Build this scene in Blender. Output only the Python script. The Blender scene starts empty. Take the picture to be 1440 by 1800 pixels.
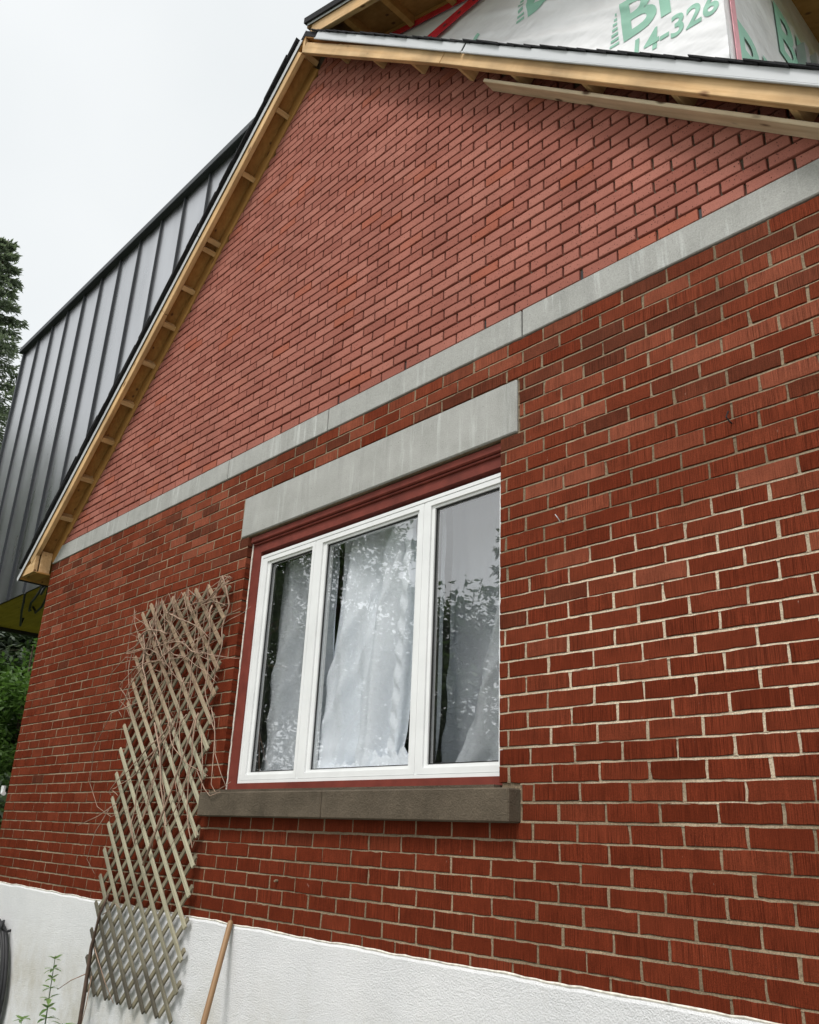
import bpy, bmesh, math, random
from mathutils import Vector, Matrix, Euler, noise as mnoise
R = math.radians
rnd = random.Random(11)
sc = bpy.context.scene
col = sc.collection

# ------------------------------------------------------------------ camera
CAM = Vector((2.21494, -2.60397, -0.2175)); ROT = Euler((1.92389, -0.04139, 0.80435), 'XYZ'); FPX = 1476.7
cd = bpy.data.cameras.new('camera'); cam = bpy.data.objects.new('camera', cd); col.objects.link(cam)
cam.location = CAM; cam.rotation_euler = ROT
cd.sensor_fit = 'HORIZONTAL'; cd.sensor_width = 36; cd.lens = 36 * FPX / 1440; cd.shift_y = 31.9 / 1440
cd.clip_start = 0.05; cd.clip_end = 3000
sc.camera = cam
RM = ROT.to_matrix().transposed()
def project(x, y, z):
    d = RM @ (Vector((x, y, z)) - CAM)
    if d.z > -0.1: return None
    return 720 + FPX * d.x / -d.z, 931.9 - FPX * d.y / -d.z

# ------------------------------------------------------------------ light: overcast day
SUN_EL, SUN_AZ = 57, 166          # compass-like azimuth from +Y, clockwise
wd = bpy.data.worlds.new('World'); sc.world = wd; wd.use_nodes = True
wn, wl = wd.node_tree.nodes, wd.node_tree.links
wn.clear()
out = wn.new('ShaderNodeOutputWorld'); sky = wn.new('ShaderNodeTexSky'); sky.sky_type = 'NISHITA'; sky.sun_disc = False
sky.sun_elevation = R(SUN_EL); sky.sun_rotation = R(SUN_AZ); sky.dust_density = 3
bw = wn.new('ShaderNodeHueSaturation'); bw.inputs['Saturation'].default_value = 0.12
b1 = wn.new('ShaderNodeBackground'); b1.inputs['Strength'].default_value = 0.05
b2 = wn.new('ShaderNodeBackground'); b2.inputs['Strength'].default_value = 0.50
tc = wn.new('ShaderNodeTexCoord'); nz = wn.new('ShaderNodeTexNoise'); nz.inputs['Scale'].default_value = 1.6; nz.inputs['Detail'].default_value = 4
rp = wn.new('ShaderNodeValToRGB'); rp.color_ramp.elements[0].color = (0.76, 0.80, 0.81, 1); rp.color_ramp.elements[1].color = (0.97, 0.985, 0.985, 1)
rp.color_ramp.elements[0].position = 0.3; rp.color_ramp.elements[1].position = 0.75
ad = wn.new('ShaderNodeAddShader')
wl.new(sky.outputs[0], bw.inputs['Color']); wl.new(bw.outputs[0], b1.inputs['Color'])
wl.new(tc.outputs['Generated'], nz.inputs['Vector']); wl.new(nz.outputs['Fac'], rp.inputs['Fac']); wl.new(rp.outputs[0], b2.inputs['Color'])
wl.new(b1.outputs[0], ad.inputs[0]); wl.new(b2.outputs[0], ad.inputs[1]); wl.new(ad.outputs[0], out.inputs['Surface'])
sl = bpy.data.lights.new('sun', 'SUN'); sl.energy = 1.5; sl.angle = R(16); sl.color = (1, 0.97, 0.93)
so = bpy.data.objects.new('sun', sl); col.objects.link(so)
sdir = Vector((math.sin(R(SUN_AZ)) * math.cos(R(SUN_EL)), math.cos(R(SUN_AZ)) * math.cos(R(SUN_EL)), math.sin(R(SUN_EL))))
so.rotation_euler = sdir.to_track_quat('Z', 'Y').to_euler()
sc.view_settings.view_transform = 'Standard'; sc.view_settings.look = 'None'; sc.view_settings.gamma = 1
sc.view_settings.use_curve_mapping = False; sc.view_settings.exposure = 0.72
sc.render.engine = 'CYCLES'; sc.cycles.use_denoising = True; sc.cycles.max_bounces = 8; sc.cycles.transparent_max_bounces = 16

# ------------------------------------------------------------------ materials
class NT:
    def __init__(s, name, rough=0.7, spec=0.4):
        s.m = bpy.data.materials.new(name); s.m.use_nodes = True
        s.n, s.l = s.m.node_tree.nodes, s.m.node_tree.links
        s.b = s.n['Principled BSDF']; s.b.inputs['Roughness'].default_value = rough
        s.b.inputs['Specular IOR Level'].default_value = spec
        s.out = s.n['Material Output']
    def pos(s, kind='world', scale=(1, 1, 1), loc=(0, 0, 0)):
        if kind == 'world': o = s.n.new('ShaderNodeNewGeometry').outputs['Position']
        else: o = s.n.new('ShaderNodeTexCoord').outputs['Object']
        mp = s.n.new('ShaderNodeMapping'); mp.inputs['Scale'].default_value = scale; mp.inputs['Location'].default_value = loc
        s.l.new(o, mp.inputs['Vector']); return mp.outputs[0]
    def noise(s, v, scale=1, detail=3, rough=0.55):
        t = s.n.new('ShaderNodeTexNoise'); t.inputs['Scale'].default_value = scale; t.inputs['Detail'].default_value = detail
        t.inputs['Roughness'].default_value = rough; s.l.new(v, t.inputs['Vector']); return t.outputs['Fac']
    def voro(s, v, scale=1, feat='F1'):
        t = s.n.new('ShaderNodeTexVoronoi'); t.inputs['Scale'].default_value = scale; t.feature = feat; s.l.new(v, t.inputs['Vector']); return t.outputs['Distance']
    def ramp(s, f, stops):
        r = s.n.new('ShaderNodeValToRGB'); e = r.color_ramp.elements
        while len(e) < len(stops): e.new(0.5)
        for k, (p_, c) in enumerate(stops):
            e[k].position = p_
            e[k].color = (c, c, c, 1) if isinstance(c, (int, float)) else (*c, 1)
        s.l.new(f, r.inputs['Fac']); return r.outputs[0]
    def mix(s, f, a, b, mode='MIX'):
        x = s.n.new('ShaderNodeMix'); x.data_type = 'RGBA'; x.blend_type = mode
        for sock, v in ((x.inputs[0], f), (x.inputs[6], a), (x.inputs[7], b)):
            if hasattr(v, 'is_linked') or hasattr(v, 'links'): s.l.new(v, sock)
            elif isinstance(v, (int, float)): sock.default_value = v
            else: sock.default_value = (*v, 1)
        return x.outputs[2]
    def math(s, op, a, b=0.0):
        x = s.n.new('ShaderNodeMath'); x.operation = op
        for sock, v in ((x.inputs[0], a), (x.inputs[1], b)):
            if hasattr(v, 'links'): s.l.new(v, sock)
            else: sock.default_value = v
        return x.outputs[0]
    def attr(s, name):
        a = s.n.new('ShaderNodeAttribute'); a.attribute_name = name
        x = s.n.new('ShaderNodeSeparateColor'); s.l.new(a.outputs['Color'], x.inputs[0]); return x.outputs
    def orand(s): return s.n.new('ShaderNodeObjectInfo').outputs['Random']
    def color(s, c):
        if hasattr(c, 'links'): s.l.new(c, s.b.inputs['Base Color'])
        else: s.b.inputs['Base Color'].default_value = (*c, 1)
    def bump(s, h, strength=0.5, dist=0.003):
        b = s.n.new('ShaderNodeBump'); b.inputs['Strength'].default_value = strength; b.inputs['Distance'].default_value = dist
        s.l.new(h, b.inputs['Height']); s.l.new(b.outputs[0], s.b.inputs['Normal']); return b
    def rough(s, v): s.l.new(v, s.b.inputs['Roughness'])
M = {}

t = NT('rug_brick', 0.85, 0.04); a = t.attr('tone')
base = t.ramp(a[0], [(0, (0.112, 0.0205, 0.0085)), (0.4, (0.140, 0.0265, 0.0115)), (0.75, (0.168, 0.038, 0.018)), (1, (0.235, 0.068, 0.038))])
base = t.mix(a[2], base, (0.085, 0.028, 0.016))
g = t.noise(t.pos('world', (430, 1, 7)), 1, 4, 0.65)
g2 = t.noise(t.pos('world'), 420, 2, 0.6)
pat = t.noise(t.pos('world'), 9, 4)
c = t.mix(t.ramp(a[1], [(0, 0.5), (0.6, 1.0)]), base, t.mix(1.0, base, t.ramp(g, [(0.33, 0.36), (0.47, 0.92), (0.66, 1.5)]), 'MULTIPLY'))
c = t.mix(0.7, c, t.ramp(g2, [(0.3, 0.6), (0.7, 1.3)]), 'MULTIPLY')
c = t.mix(0.6, c, t.ramp(pat, [(0.3, 0.72), (0.7, 1.2)]), 'MULTIPLY')
sp = t.math('MULTIPLY', t.ramp(t.noise(t.pos('world', (60, 60, 22)), 1, 5, 0.7), [(0.665, 0), (0.72, 0.75)]), t.ramp(t.noise(t.pos('world', (1, 1, 1), (4, 0, 1)), 2.3, 3), [(0.52, 0), (0.66, 1)]))
c = t.mix(sp, c, (0.5, 0.36, 0.29))
t.color(c); hh = t.math('ADD', t.math('MULTIPLY', g, 0.8), t.math('MULTIPLY', g2, 0.4)); t.bump(hh, 0.9, 0.005); M['brick'] = t.m

t = NT('smooth_pink_brick', 0.85, 0.06); a = t.attr('tone')
base = t.ramp(a[0], [(0, (0.285, 0.102, 0.076)), (0.5, (0.335, 0.127, 0.096)), (0.92, (0.375, 0.152, 0.116)), (0.96, (0.325, 0.105, 0.068)), (1, (0.35, 0.115, 0.076))])
pat = t.noise(t.pos('world'), 3.5, 3); gr = t.noise(t.pos('world'), 260, 3, 0.7)
sp = t.ramp(t.voro(t.pos('world', (1, 1, 0.8)), 75), [(0.12, 0.15), (0.24, 1)])
spm = t.ramp(t.noise(t.pos('world'), 34, 2), [(0.38, 0), (0.55, 1)])
c = t.mix(0.7, base, t.ramp(pat, [(0.3, 0.82), (0.7, 1.12)]), 'MULTIPLY')
c = t.mix(0.8, c, t.ramp(gr, [(0.3, 0.72), (0.7, 1.2)]), 'MULTIPLY')
c = t.mix(spm, c, t.mix(1.0, c, sp, 'MULTIPLY'))
t.color(c); t.bump(gr, 0.3, 0.002); M['pink'] = t.m

def mortar(name, ca, cb, cc):
    t = NT(name, 0.9, 0.2); n1 = t.noise(t.pos('world', (0.8, 1, 1.5), (2.3, 0, 0.6)), 1.1, 4); n2 = t.noise(t.pos('world'), 160, 4, 0.7); n3 = t.noise(t.pos('world'), 14, 3)
    c = t.mix(t.ramp(n1, [(0.42, 0), (0.6, 1)]), ca, cb); c = t.mix(t.ramp(n3, [(0.45, 0), (0.75, 0.8)]), c, cc)
    c = t.mix(0.8, c, t.ramp(n2, [(0.3, 0.55), (0.7, 1.25)]), 'MULTIPLY')
    t.color(c); t.bump(n2, 0.8, 0.004); return t.m
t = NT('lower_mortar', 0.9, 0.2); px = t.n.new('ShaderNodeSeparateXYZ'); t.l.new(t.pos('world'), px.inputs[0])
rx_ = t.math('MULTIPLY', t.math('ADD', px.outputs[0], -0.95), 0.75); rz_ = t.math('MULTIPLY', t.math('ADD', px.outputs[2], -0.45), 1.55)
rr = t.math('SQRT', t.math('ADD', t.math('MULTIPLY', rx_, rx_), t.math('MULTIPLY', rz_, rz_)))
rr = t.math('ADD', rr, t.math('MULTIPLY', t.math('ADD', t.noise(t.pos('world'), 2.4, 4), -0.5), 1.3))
n2 = t.noise(t.pos('world'), 160, 4, 0.7); n3 = t.noise(t.pos('world'), 9, 4); n4 = t.noise(t.pos('world'), 1.7, 3)
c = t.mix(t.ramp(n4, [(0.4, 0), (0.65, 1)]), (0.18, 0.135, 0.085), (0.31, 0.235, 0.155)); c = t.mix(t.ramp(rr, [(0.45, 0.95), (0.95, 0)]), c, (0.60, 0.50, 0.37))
c = t.mix(t.ramp(n3, [(0.5, 0), (0.78, 0.75)]), c, (0.17, 0.13, 0.085)); c = t.mix(0.85, c, t.ramp(n2, [(0.3, 0.5), (0.7, 1.3)]), 'MULTIPLY')
t.color(c); t.bump(n2, 0.9, 0.005); M['mortar'] = t.m
M['mortar2'] = mortar('raked_mortar', (0.11, 0.085, 0.06), (0.15, 0.12, 0.085), (0.085, 0.062, 0.045))

def concrete(name, lo, hi, grain=170, streak=0.5, bumpd=0.0015, lite=(0.62, 0.64, 0.62)):
    t = NT(name, 0.85, 0.25); n1 = t.noise(t.pos('world'), 4.5, 6, 0.65); n2 = t.noise(t.pos('world'), grain, 3, 0.7)
    st = t.noise(t.pos('world', (22, 22, 1.6)), 1, 4, 0.7); big = t.noise(t.pos('world'), 1.2, 2)
    c = t.mix(t.ramp(n1, [(0.3, 0), (0.7, 1)]), lo, hi)
    c = t.mix(t.math('MULTIPLY', t.ramp(st, [(0.55, 0), (0.72, streak)]), t.ramp(big, [(0.4, 0), (0.55, 1)])), c, lite)
    c = t.mix(0.6, c, t.ramp(n2, [(0.3, 0.7), (0.7, 1.2)]), 'MULTIPLY')
    por = t.ramp(t.voro(t.pos('world'), 46), [(0.07, 0.45), (0.13, 1)]); prm = t.ramp(t.noise(t.pos('world'), 12, 3), [(0.5, 0), (0.62, 1)]); c = t.mix(prm, c, t.mix(1.0, c, por, 'MULTIPLY'))
    dr = t.ramp(t.noise(t.pos('world', (9, 9, 0.9), (1, 0, 4)), 1, 4, 0.65), [(0.52, 1), (0.72, 0.72)]); c = t.mix(0.6, c, dr, 'MULTIPLY')
    t.color(c); t.bump(t.math('ADD', n2, t.math('MULTIPLY', n1, 2.0)), 0.6, bumpd); return t.m
M['concrete'] = concrete('cast_concrete', (0.30, 0.302, 0.282), (0.39, 0.39, 0.37), 170, 0.6)
M['sill'] = concrete('rough_dark_concrete', (0.068, 0.053, 0.036), (0.125, 0.099, 0.070), 130, 0.0, 0.012)

t = NT('white_stucco', 0.9, 0.2); n1 = t.noise(t.pos('world'), 2.2, 5, 0.6); n2 = t.noise(t.pos('world'), 150, 4, 0.7); n3 = t.noise(t.pos('world', (1, 1, 1)), 24, 3)
sepz = t.n.new('ShaderNodeSeparateXYZ'); t.l.new(t.pos('world'), sepz.inputs[0])
dirt = t.math('MULTIPLY', t.ramp(t.math('MULTIPLY', t.math('ADD', sepz.outputs[2], 0.80), -2.4), [(0, 0), (1, 1)]), t.ramp(t.noise(t.pos('world', (1, 1, 0.8)), 2.8, 5, 0.7), [(0.42, 0), (0.7, 0.7)]))
dirt = t.math('MAXIMUM', dirt, t.ramp(t.noise(t.pos('world', (5, 5, 0.6), (0, 0, 3)), 1, 5, 0.7), [(0.62, 0), (0.8, 0.3)]))
c = t.mix(t.ramp(n1, [(0.3, 0), (0.7, 1)]), (0.68, 0.687, 0.695), (0.76, 0.762, 0.765)); c = t.mix(dirt, c, (0.42, 0.38, 0.28))
c = t.mix(0.5, c, t.ramp(n2, [(0.3, 0.78), (0.6, 1.05)]), 'MULTIPLY')
t.color(c); t.bump(t.math('ADD', n2, t.math('MULTIPLY', n3, 0.45)), 0.9, 0.009); M['stucco'] = t.m

def wood(name, c0, c1, knot, dark=0.5, rough=0.7):
    t = NT(name, rough, 0.3); r = t.orand(); cx = t.n.new('ShaderNodeCombineXYZ'); t.l.new(t.math('MULTIPLY', r, 37.0), cx.inputs[0]); t.l.new(t.math('MULTIPLY', r, 11.0), cx.inputs[2])
    va = t.n.new('ShaderNodeVectorMath'); t.l.new(t.pos('obj'), va.inputs[0]); t.l.new(cx.outputs[0], va.inputs[1])
    mp = t.n.new('ShaderNodeMapping'); mp.inputs['Scale'].default_value = (2.2, 34, 34); t.l.new(va.outputs[0], mp.inputs['Vector'])
    gr = t.noise(mp.outputs[0], 1, 5, 0.6)
    mp2 = t.n.new('ShaderNodeMapping'); mp2.inputs['Scale'].default_value = (4.2, 12, 12); t.l.new(va.outputs[0], mp2.inputs['Vector'])
    kn = t.ramp(t.voro(mp2.outputs[0], 1.0), [(0.07, 1), (0.16, 0)]); pat = t.noise(va.outputs[0], 3, 4)
    c = t.mix(t.ramp(gr, [(0.3, 0), (0.7, 1)]), c0, c1); c = t.mix(kn, c, knot)
    c = t.mix(dark, c, t.ramp(pat, [(0.3, 0.6), (0.65, 1.15)]), 'MULTIPLY')
    t.color(c); t.bump(gr, 0.3, 0.002); return t.m
M['pine'] = wood('fresh_pine', (0.48, 0.285, 0.12), (0.68, 0.465, 0.245), (0.15, 0.065, 0.026), 0.9)
M['pine_old'] = wood('weathered_pine', (0.56, 0.44, 0.29), (0.74, 0.62, 0.45), (0.12, 0.07, 0.04), 0.5)
M['deck'] = wood('roof_sheathing_wood', (0.34, 0.165, 0.045), (0.46, 0.245, 0.075), (0.12, 0.05, 0.02), 0.5)
t = NT('weathered_lattice_wood', 0.85, 0.2); gr = t.noise(t.pos('obj', (3, 60, 60)), 1, 4, 0.6); pos_ = t.pos('world'); sx = t.n.new('ShaderNodeSeparateXYZ'); t.l.new(pos_, sx.inputs[0])
wear = t.noise(t.pos('world'), 2.6, 4); wz = t.math('ADD', sx.outputs[2], t.math('MULTIPLY', wear, 0.7)); low = t.math('ADD', wz, t.math('MULTIPLY', sx.outputs[0], 0.45))
c = t.mix(t.ramp(t.math('MULTIPLY', t.math('ADD', wz, -0.55), 1.2), [(0, 0), (0.6, 1)]), (0.37, 0.345, 0.245), (0.33, 0.24, 0.16))
c = t.mix(t.ramp(t.math('ADD', low, 2.0), [(0.15, 1), (0.75, 0)]), c, (0.075, 0.066, 0.05))
c = t.mix(0.8, c, t.ramp(gr, [(0.3, 0.65), (0.7, 1.25)]), 'MULTIPLY'); c = t.mix(0.5, c, t.ramp(t.orand(), [(0, 0.75), (1, 1.2)]), 'MULTIPLY')
t.color(c); t.bump(gr, 0.4, 0.002); M['lattice'] = t.m
M['lattice_back'] = wood('shaded_brown_lattice_wood', (0.15, 0.13, 0.085), (0.23, 0.205, 0.14), (0.07, 0.05, 0.03), 0.6)  # browner back slats, with the shade behind the front layer painted into the colour
M['handle'] = wood('brown_handle_wood', (0.20, 0.115, 0.055), (0.30, 0.18, 0.09), (0.2, 0.1, 0.05), 0.4, 0.5)
M['ply'] = wood('yellow_plywood', (0.40, 0.27, 0.03), (0.52, 0.37, 0.06), (0.2, 0.12, 0.02), 0.5)

def plain(name, c, rough=0.5, spec=0.4, metal=0.0, var=0.12, scale=6, bumps=0.0):
    t = NT(name, rough, spec); n = t.noise(t.pos('world'), scale, 4)
    t.color(t.mix(1.0, c, t.ramp(n, [(0.3, 1 - var), (0.7, 1 + var)]), 'MULTIPLY')); t.b.inputs['Metallic'].default_value = metal
    if bumps: t.bump(t.noise(t.pos('world'), scale * 12, 3), bumps, 0.002)
    return t.m
M['vinyl'] = plain('white_vinyl', (0.71, 0.72, 0.715), 0.35, 0.5, 0, 0.05)
M['brown'] = plain('red_brown_painted_wood', (0.155, 0.034, 0.024), 0.6, 0.2, 0, 0.22, 9, 0.15)
M['caulk'] = plain('white_caulk', (0.6, 0.57, 0.5), 0.8, 0.3, 0, 0.3, 40, 0.5)
M['gasket'] = plain('black_gasket', (0.02, 0.02, 0.02), 0.6)
M['drip'] = plain('white_metal_drip_edge', (0.53, 0.545, 0.56), 0.38, 0.5, 0, 0.06, 3)
M['shingle'] = plain('black_asphalt_shingle', (0.022, 0.022, 0.024), 0.95, 0.2, 0, 0.4, 90, 0.6)
M['seam'] = plain('charcoal_seam_metal', (0.04, 0.044, 0.05), 0.5, 0.3, 0.0, 0.1)
M['rubber'] = plain('black_rubber', (0.018, 0.018, 0.02), 0.55, 0.4, 0, 0.2, 20)
M['room'] = plain('dim_room_paint', (0.62, 0.60, 0.56), 0.9)
M['galv'] = plain('galvanised_metal', (0.55, 0.57, 0.58), 0.35, 0.5, 0.8, 0.1)
M['green_ink'] = plain('green_print', (0.27, 0.52, 0.40), 0.45, 0.4, 0, 0.08, 8, 0.1)
M['red_tape'] = plain('red_tape', (0.60, 0.025, 0.04), 0.25, 0.6, 0, 0.2, 14, 0.3)
M['pink_tape'] = plain('pink_tape', (0.75, 0.33, 0.38), 0.35, 0.5, 0, 0.15, 14, 0.3)
M['black_ink'] = plain('black_print', (0.05, 0.01, 0.01), 0.5)
t = NT('dark_standing_seam_metal', 0.3, 0.5); n = t.noise(t.pos('world', (3, 3, 0.7)), 1, 3)
t.color(t.mix(1.0, (0.47, 0.475, 0.49), t.ramp(n, [(0.3, 0.88), (0.7, 1.1)]), 'MULTIPLY')); t.b.inputs['Metallic'].default_value = 0.95
t.rough(t.ramp(n, [(0.3, 0.26), (0.7, 0.36)])); M['metal'] = t.m
t = NT('white_building_wrap', 0.28, 0.55); n = t.noise(t.pos('world', (1.6, 1.6, 2.6)), 1, 2, 0.5); n2 = t.noise(t.pos('world', (4, 4, 6), (3, 1, 0)), 1, 3)
t.color(t.mix(1.0, (0.80, 0.80, 0.81), t.ramp(n2, [(0.3, 0.93), (0.7, 1.03)]), 'MULTIPLY')); t.bump(t.math('ADD', n, t.math('MULTIPLY', n2, 0.45)), 0.55, 0.07); M['wrap'] = t.m
# window glass: fresnel mirror over clear
t = NT('window_glass'); t.n.remove(t.b); fc = t.n.new('ShaderNodeLayerWeight'); fc.inputs['Blend'].default_value = 0.5; f5 = t.math('POWER', fc.outputs['Facing'], 4.0); fr = t.n.new('ShaderNodeMath'); fr.operation = 'MULTIPLY_ADD'; t.l.new(f5, fr.inputs[0]); fr.inputs[1].default_value = 0.67; fr.inputs[2].default_value = 0.32
gl = t.n.new('ShaderNodeBsdfGlossy'); gl.inputs['Roughness'].default_value = 0.0; tr = t.n.new('ShaderNodeBsdfTransparent'); tr.inputs['Color'].default_value = (1, 1, 1, 1)
bm_ = t.n.new('ShaderNodeBump'); bm_.inputs['Strength'].default_value = 0.03; bm_.inputs['Distance'].default_value = 0.02
t.l.new(t.noise(t.pos('world', (3.5, 3.5, 2.5)), 1, 2), bm_.inputs['Height']); t.l.new(bm_.outputs[0], gl.inputs['Normal'])
mx = t.n.new('ShaderNodeMixShader'); t.l.new(fr.outputs[0], mx.inputs[0]); t.l.new(tr.outputs[0], mx.inputs[1]); t.l.new(gl.outputs[0], mx.inputs[2]); t.l.new(mx.outputs[0], t.out.inputs['Surface']); M['glass'] = t.m
t = NT('insect_screen_mesh'); t.n.remove(t.b); tr = t.n.new('ShaderNodeBsdfTransparent'); df = t.n.new('ShaderNodeBsdfDiffuse'); df.inputs['Color'].default_value = (0.035, 0.037, 0.037, 1)
mx = t.n.new('ShaderNodeMixShader'); mx.inputs[0].default_value = 0.25; t.l.new(tr.outputs[0], mx.inputs[1]); t.l.new(df.outputs[0], mx.inputs[2]); t.l.new(mx.outputs[0], t.out.inputs['Surface']); M['screen'] = t.m
t = NT('white_curtain_cloth'); t.n.remove(t.b); df = t.n.new('ShaderNodeBsdfDiffuse'); tl = t.n.new('ShaderNodeBsdfTranslucent'); df.inputs['Color'].default_value = (0.90, 0.95, 1.0, 1); tl.inputs['Color'].default_value = (0.8, 0.84, 0.9, 1)
bm_ = t.n.new('ShaderNodeBump'); bm_.inputs['Strength'].default_value = 0.5; bm_.inputs['Distance'].default_value = 0.02
t.l.new(t.noise(t.pos('world', (9, 9, 5)), 1, 4), bm_.inputs['Height']); t.l.new(bm_.outputs[0], df.inputs['Normal'])
mx = t.n.new('ShaderNodeMixShader'); mx.inputs[0].default_value = 0.06; t.l.new(df.outputs[0], mx.inputs[1]); t.l.new(tl.outputs[0], mx.inputs[2]); t.l.new(mx.outputs[0], t.out.inputs['Surface']); M['cloth'] = t.m
def leafmat(name, c0, c1, c2, rough=0.5):
    t = NT(name, rough, 0.4); a = t.attr('tone'); t.color(t.ramp(a[0], [(0, c0), (0.55, c1), (1, c2)]))
    t.b.inputs['Transmission Weight'].default_value = 0.0
    tl = t.n.new('ShaderNodeBsdfTranslucent'); tl.inputs['Color'].default_value = (c2[0] * 1.3, c2[1] * 1.5, c2[2], 1); mx = t.n.new('ShaderNodeMixShader'); mx.inputs[0].default_value = 0.25
    t.l.new(t.b.outputs[0], mx.inputs[1]); t.l.new(tl.outputs[0], mx.inputs[2]); t.l.new(mx.outputs[0], t.out.inputs['Surface']); return t.m
M['leaf'] = leafmat('broad_leaf_green', (0.04, 0.08, 0.018), (0.075, 0.14, 0.032), (0.125, 0.215, 0.055))
M['dleaf'] = leafmat('dull_dark_leaf_green', (0.03, 0.05, 0.022), (0.055, 0.09, 0.036), (0.09, 0.135, 0.055))
M['needle'] = leafmat('spruce_needle_green', (0.07, 0.09, 0.068), (0.13, 0.155, 0.12), (0.22, 0.25, 0.20))
M['weed'] = leafmat('weed_green', (0.05, 0.10, 0.025), (0.10, 0.18, 0.045), (0.17, 0.26, 0.08))
M['petal'] = leafmat('purple_petal', (0.25, 0.12, 0.45), (0.35, 0.2, 0.55), (0.45, 0.3, 0.65))
M['bark'] = plain('grey_brown_bark', (0.09, 0.07, 0.05), 0.9, 0.2, 0, 0.4, 18, 0.8)
M['vine'] = plain('dry_vine_stem', (0.30, 0.205, 0.15), 0.8, 0.3, 0, 0.35, 25, 0.3)
M['vine_dark'] = plain('dark_vine_trunk', (0.10, 0.065, 0.048), 0.8, 0.3, 0, 0.35, 25, 0.4)
t = NT('lawn', 0.9, 0.2); t.color(t.mix(t.noise(t.pos('world'), 3, 5), (0.045, 0.075, 0.022), (0.10, 0.12, 0.05))); t.bump(t.noise(t.pos('world'), 60, 3), 0.6, 0.03); M['lawn'] = t.m

# ------------------------------------------------------------------ scene helpers
W = {}
def tag(o, label=None, cat=None, group=None, kind=None):
    if label: o['label'] = label
    if cat: o['category'] = cat
    if group: o['group'] = group
    if kind: o['kind'] = kind
    return o
def put(o, world, parent=None):
    W[o.name] = world
    col.objects.link(o)
    if parent is not None:
        o.parent = parent; o.matrix_parent_inverse = W[parent.name].inverted()
    o.matrix_basis = world
    return o
def empty(name, loc, label=None, cat=None, group=None, parent=None):
    o = bpy.data.objects.new(name, None); o.empty_display_size = 0.2
    put(o, Matrix.Translation(loc), parent); return tag(o, label, cat, group)
def mesh(name, verts, faces, mat_, smooth=False, tone=None):
    me = bpy.data.meshes.new(name); me.from_pydata(verts, [], faces); me.materials.append(M[mat_])
    if smooth: me.polygons.foreach_set('use_smooth', [True] * len(faces))
    if tone is not None:
        at = me.color_attributes.new('tone', 'FLOAT_COLOR', 'POINT')
        flat = []
        for q in tone: flat += [q[0], q[1], q[2], 1.0]
        at.data.foreach_set('color', flat)
    me.update(); return me
def obj(name, verts, faces, mat_, parent=None, world=None, smooth=False, tone=None):
    o = bpy.data.objects.new(name, mesh(name, verts, faces, mat_, smooth, tone))
    return put(o, world or Matrix.Identity(4), parent)
class MB:
    def __init__(s): s.v, s.f = [], []
    def add(s, v, f):
        b = len(s.v); s.v += [tuple(q) for q in v]; s.f += [tuple(b + i for i in q) for q in f]; return s
    def box(s, x0, x1, y0, y1, z0, z1, bev=0.0):
        if bev <= 0:
            v = [(x, y, z) for z in (z0, z1) for y in (y0, y1) for x in (x0, x1)]
            return s.add(v, [(0, 2, 3, 1), (4, 5, 7, 6), (0, 1, 5, 4), (2, 6, 7, 3), (0, 4, 6, 2), (1, 3, 7, 5)])
        b = bmesh.new(); bmesh.ops.create_cube(b, size=1)
        for q in b.verts: q.co = ((x0 + x1) / 2 + q.co.x * (x1 - x0), (y0 + y1) / 2 + q.co.y * (y1 - y0), (z0 + z1) / 2 + q.co.z * (z1 - z0))
        bmesh.ops.bevel(b, geom=b.edges[:], offset=bev, segments=1, affect='EDGES')
        b.verts.index_update(); s.add([q.co for q in b.verts], [[q.index for q in f.verts] for f in b.faces]); b.free(); return s
    def prism(s, poly, y0, y1):           # poly in x,z counter-clockwise seen from -y
        n = len(poly)
        v = [(x, y0, z) for x, z in poly] + [(x, y1, z) for x, z in poly]
        f = [tuple(range(n)), tuple(range(2 * n - 1, n - 1, -1))] + [(i, n + i, n + (i + 1) % n, (i + 1) % n) for i in range(n)]
        return s.add(v, f)
    def tube(s, pts, rads, seg=6, caps=True):
        pts = [Vector(q) for q in pts]
        if not hasattr(rads, '__len__'): rads = [rads] * len(pts)
        rings = []; up = Vector((0.3, 0.2, 1)).normalized(); v = []; f = []
        for i, q in enumerate(pts):
            d = (pts[min(i + 1, len(pts) - 1)] - pts[max(i - 1, 0)])
            d = d.normalized() if d.length > 1e-9 else Vector((0, 0, 1))
            a = d.cross(up); a = a.normalized() if a.length > 1e-4 else d.cross(Vector((1, 0, 0))).normalized(); b = d.cross(a)
            for k in range(seg):
                w = 2 * math.pi * k / seg; v.append(q + (a * math.cos(w) + b * math.sin(w)) * rads[i])
        for i in range(len(pts) - 1):
            for k in range(seg):
                k2 = (k + 1) % seg; f.append((i * seg + k, i * seg + k2, (i + 1) * seg + k2, (i + 1) * seg + k))
        if caps: f.append(tuple(range(seg))[::-1]); f.append(tuple((len(pts) - 1) * seg + k for k in range(seg)))
        return s.add(v, f)
    def build(s, name, mat_, parent=None, world=None, smooth=False): return obj(name, s.v, s.f, mat_, parent, world, smooth)
def board(name, a, b, h, th, mat_, parent, up=(0, 0, 1), bev=0.003, wob=0.0):
    """plank from a to b: a/b on its lower front edge line; h along 'up', th along +y"""
    a, b = Vector(a), Vector(b); X = (b - a); L_ = X.length; X.normalize(); Y = Vector((0, 1, 0)); Y = (Y - X * Y.dot(X)).normalized(); Z = X.cross(Y)
    if Z.dot(Vector(up)) < 0: Z = -Z; X = -X; a, b = b, a
    wm = Matrix((X, Y, Z)).transposed().to_4x4(); wm.translation = a
    m = MB().box(0, L_, 0, th, 0, h, bev); return m.build(name, mat_, parent, wm)

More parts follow.
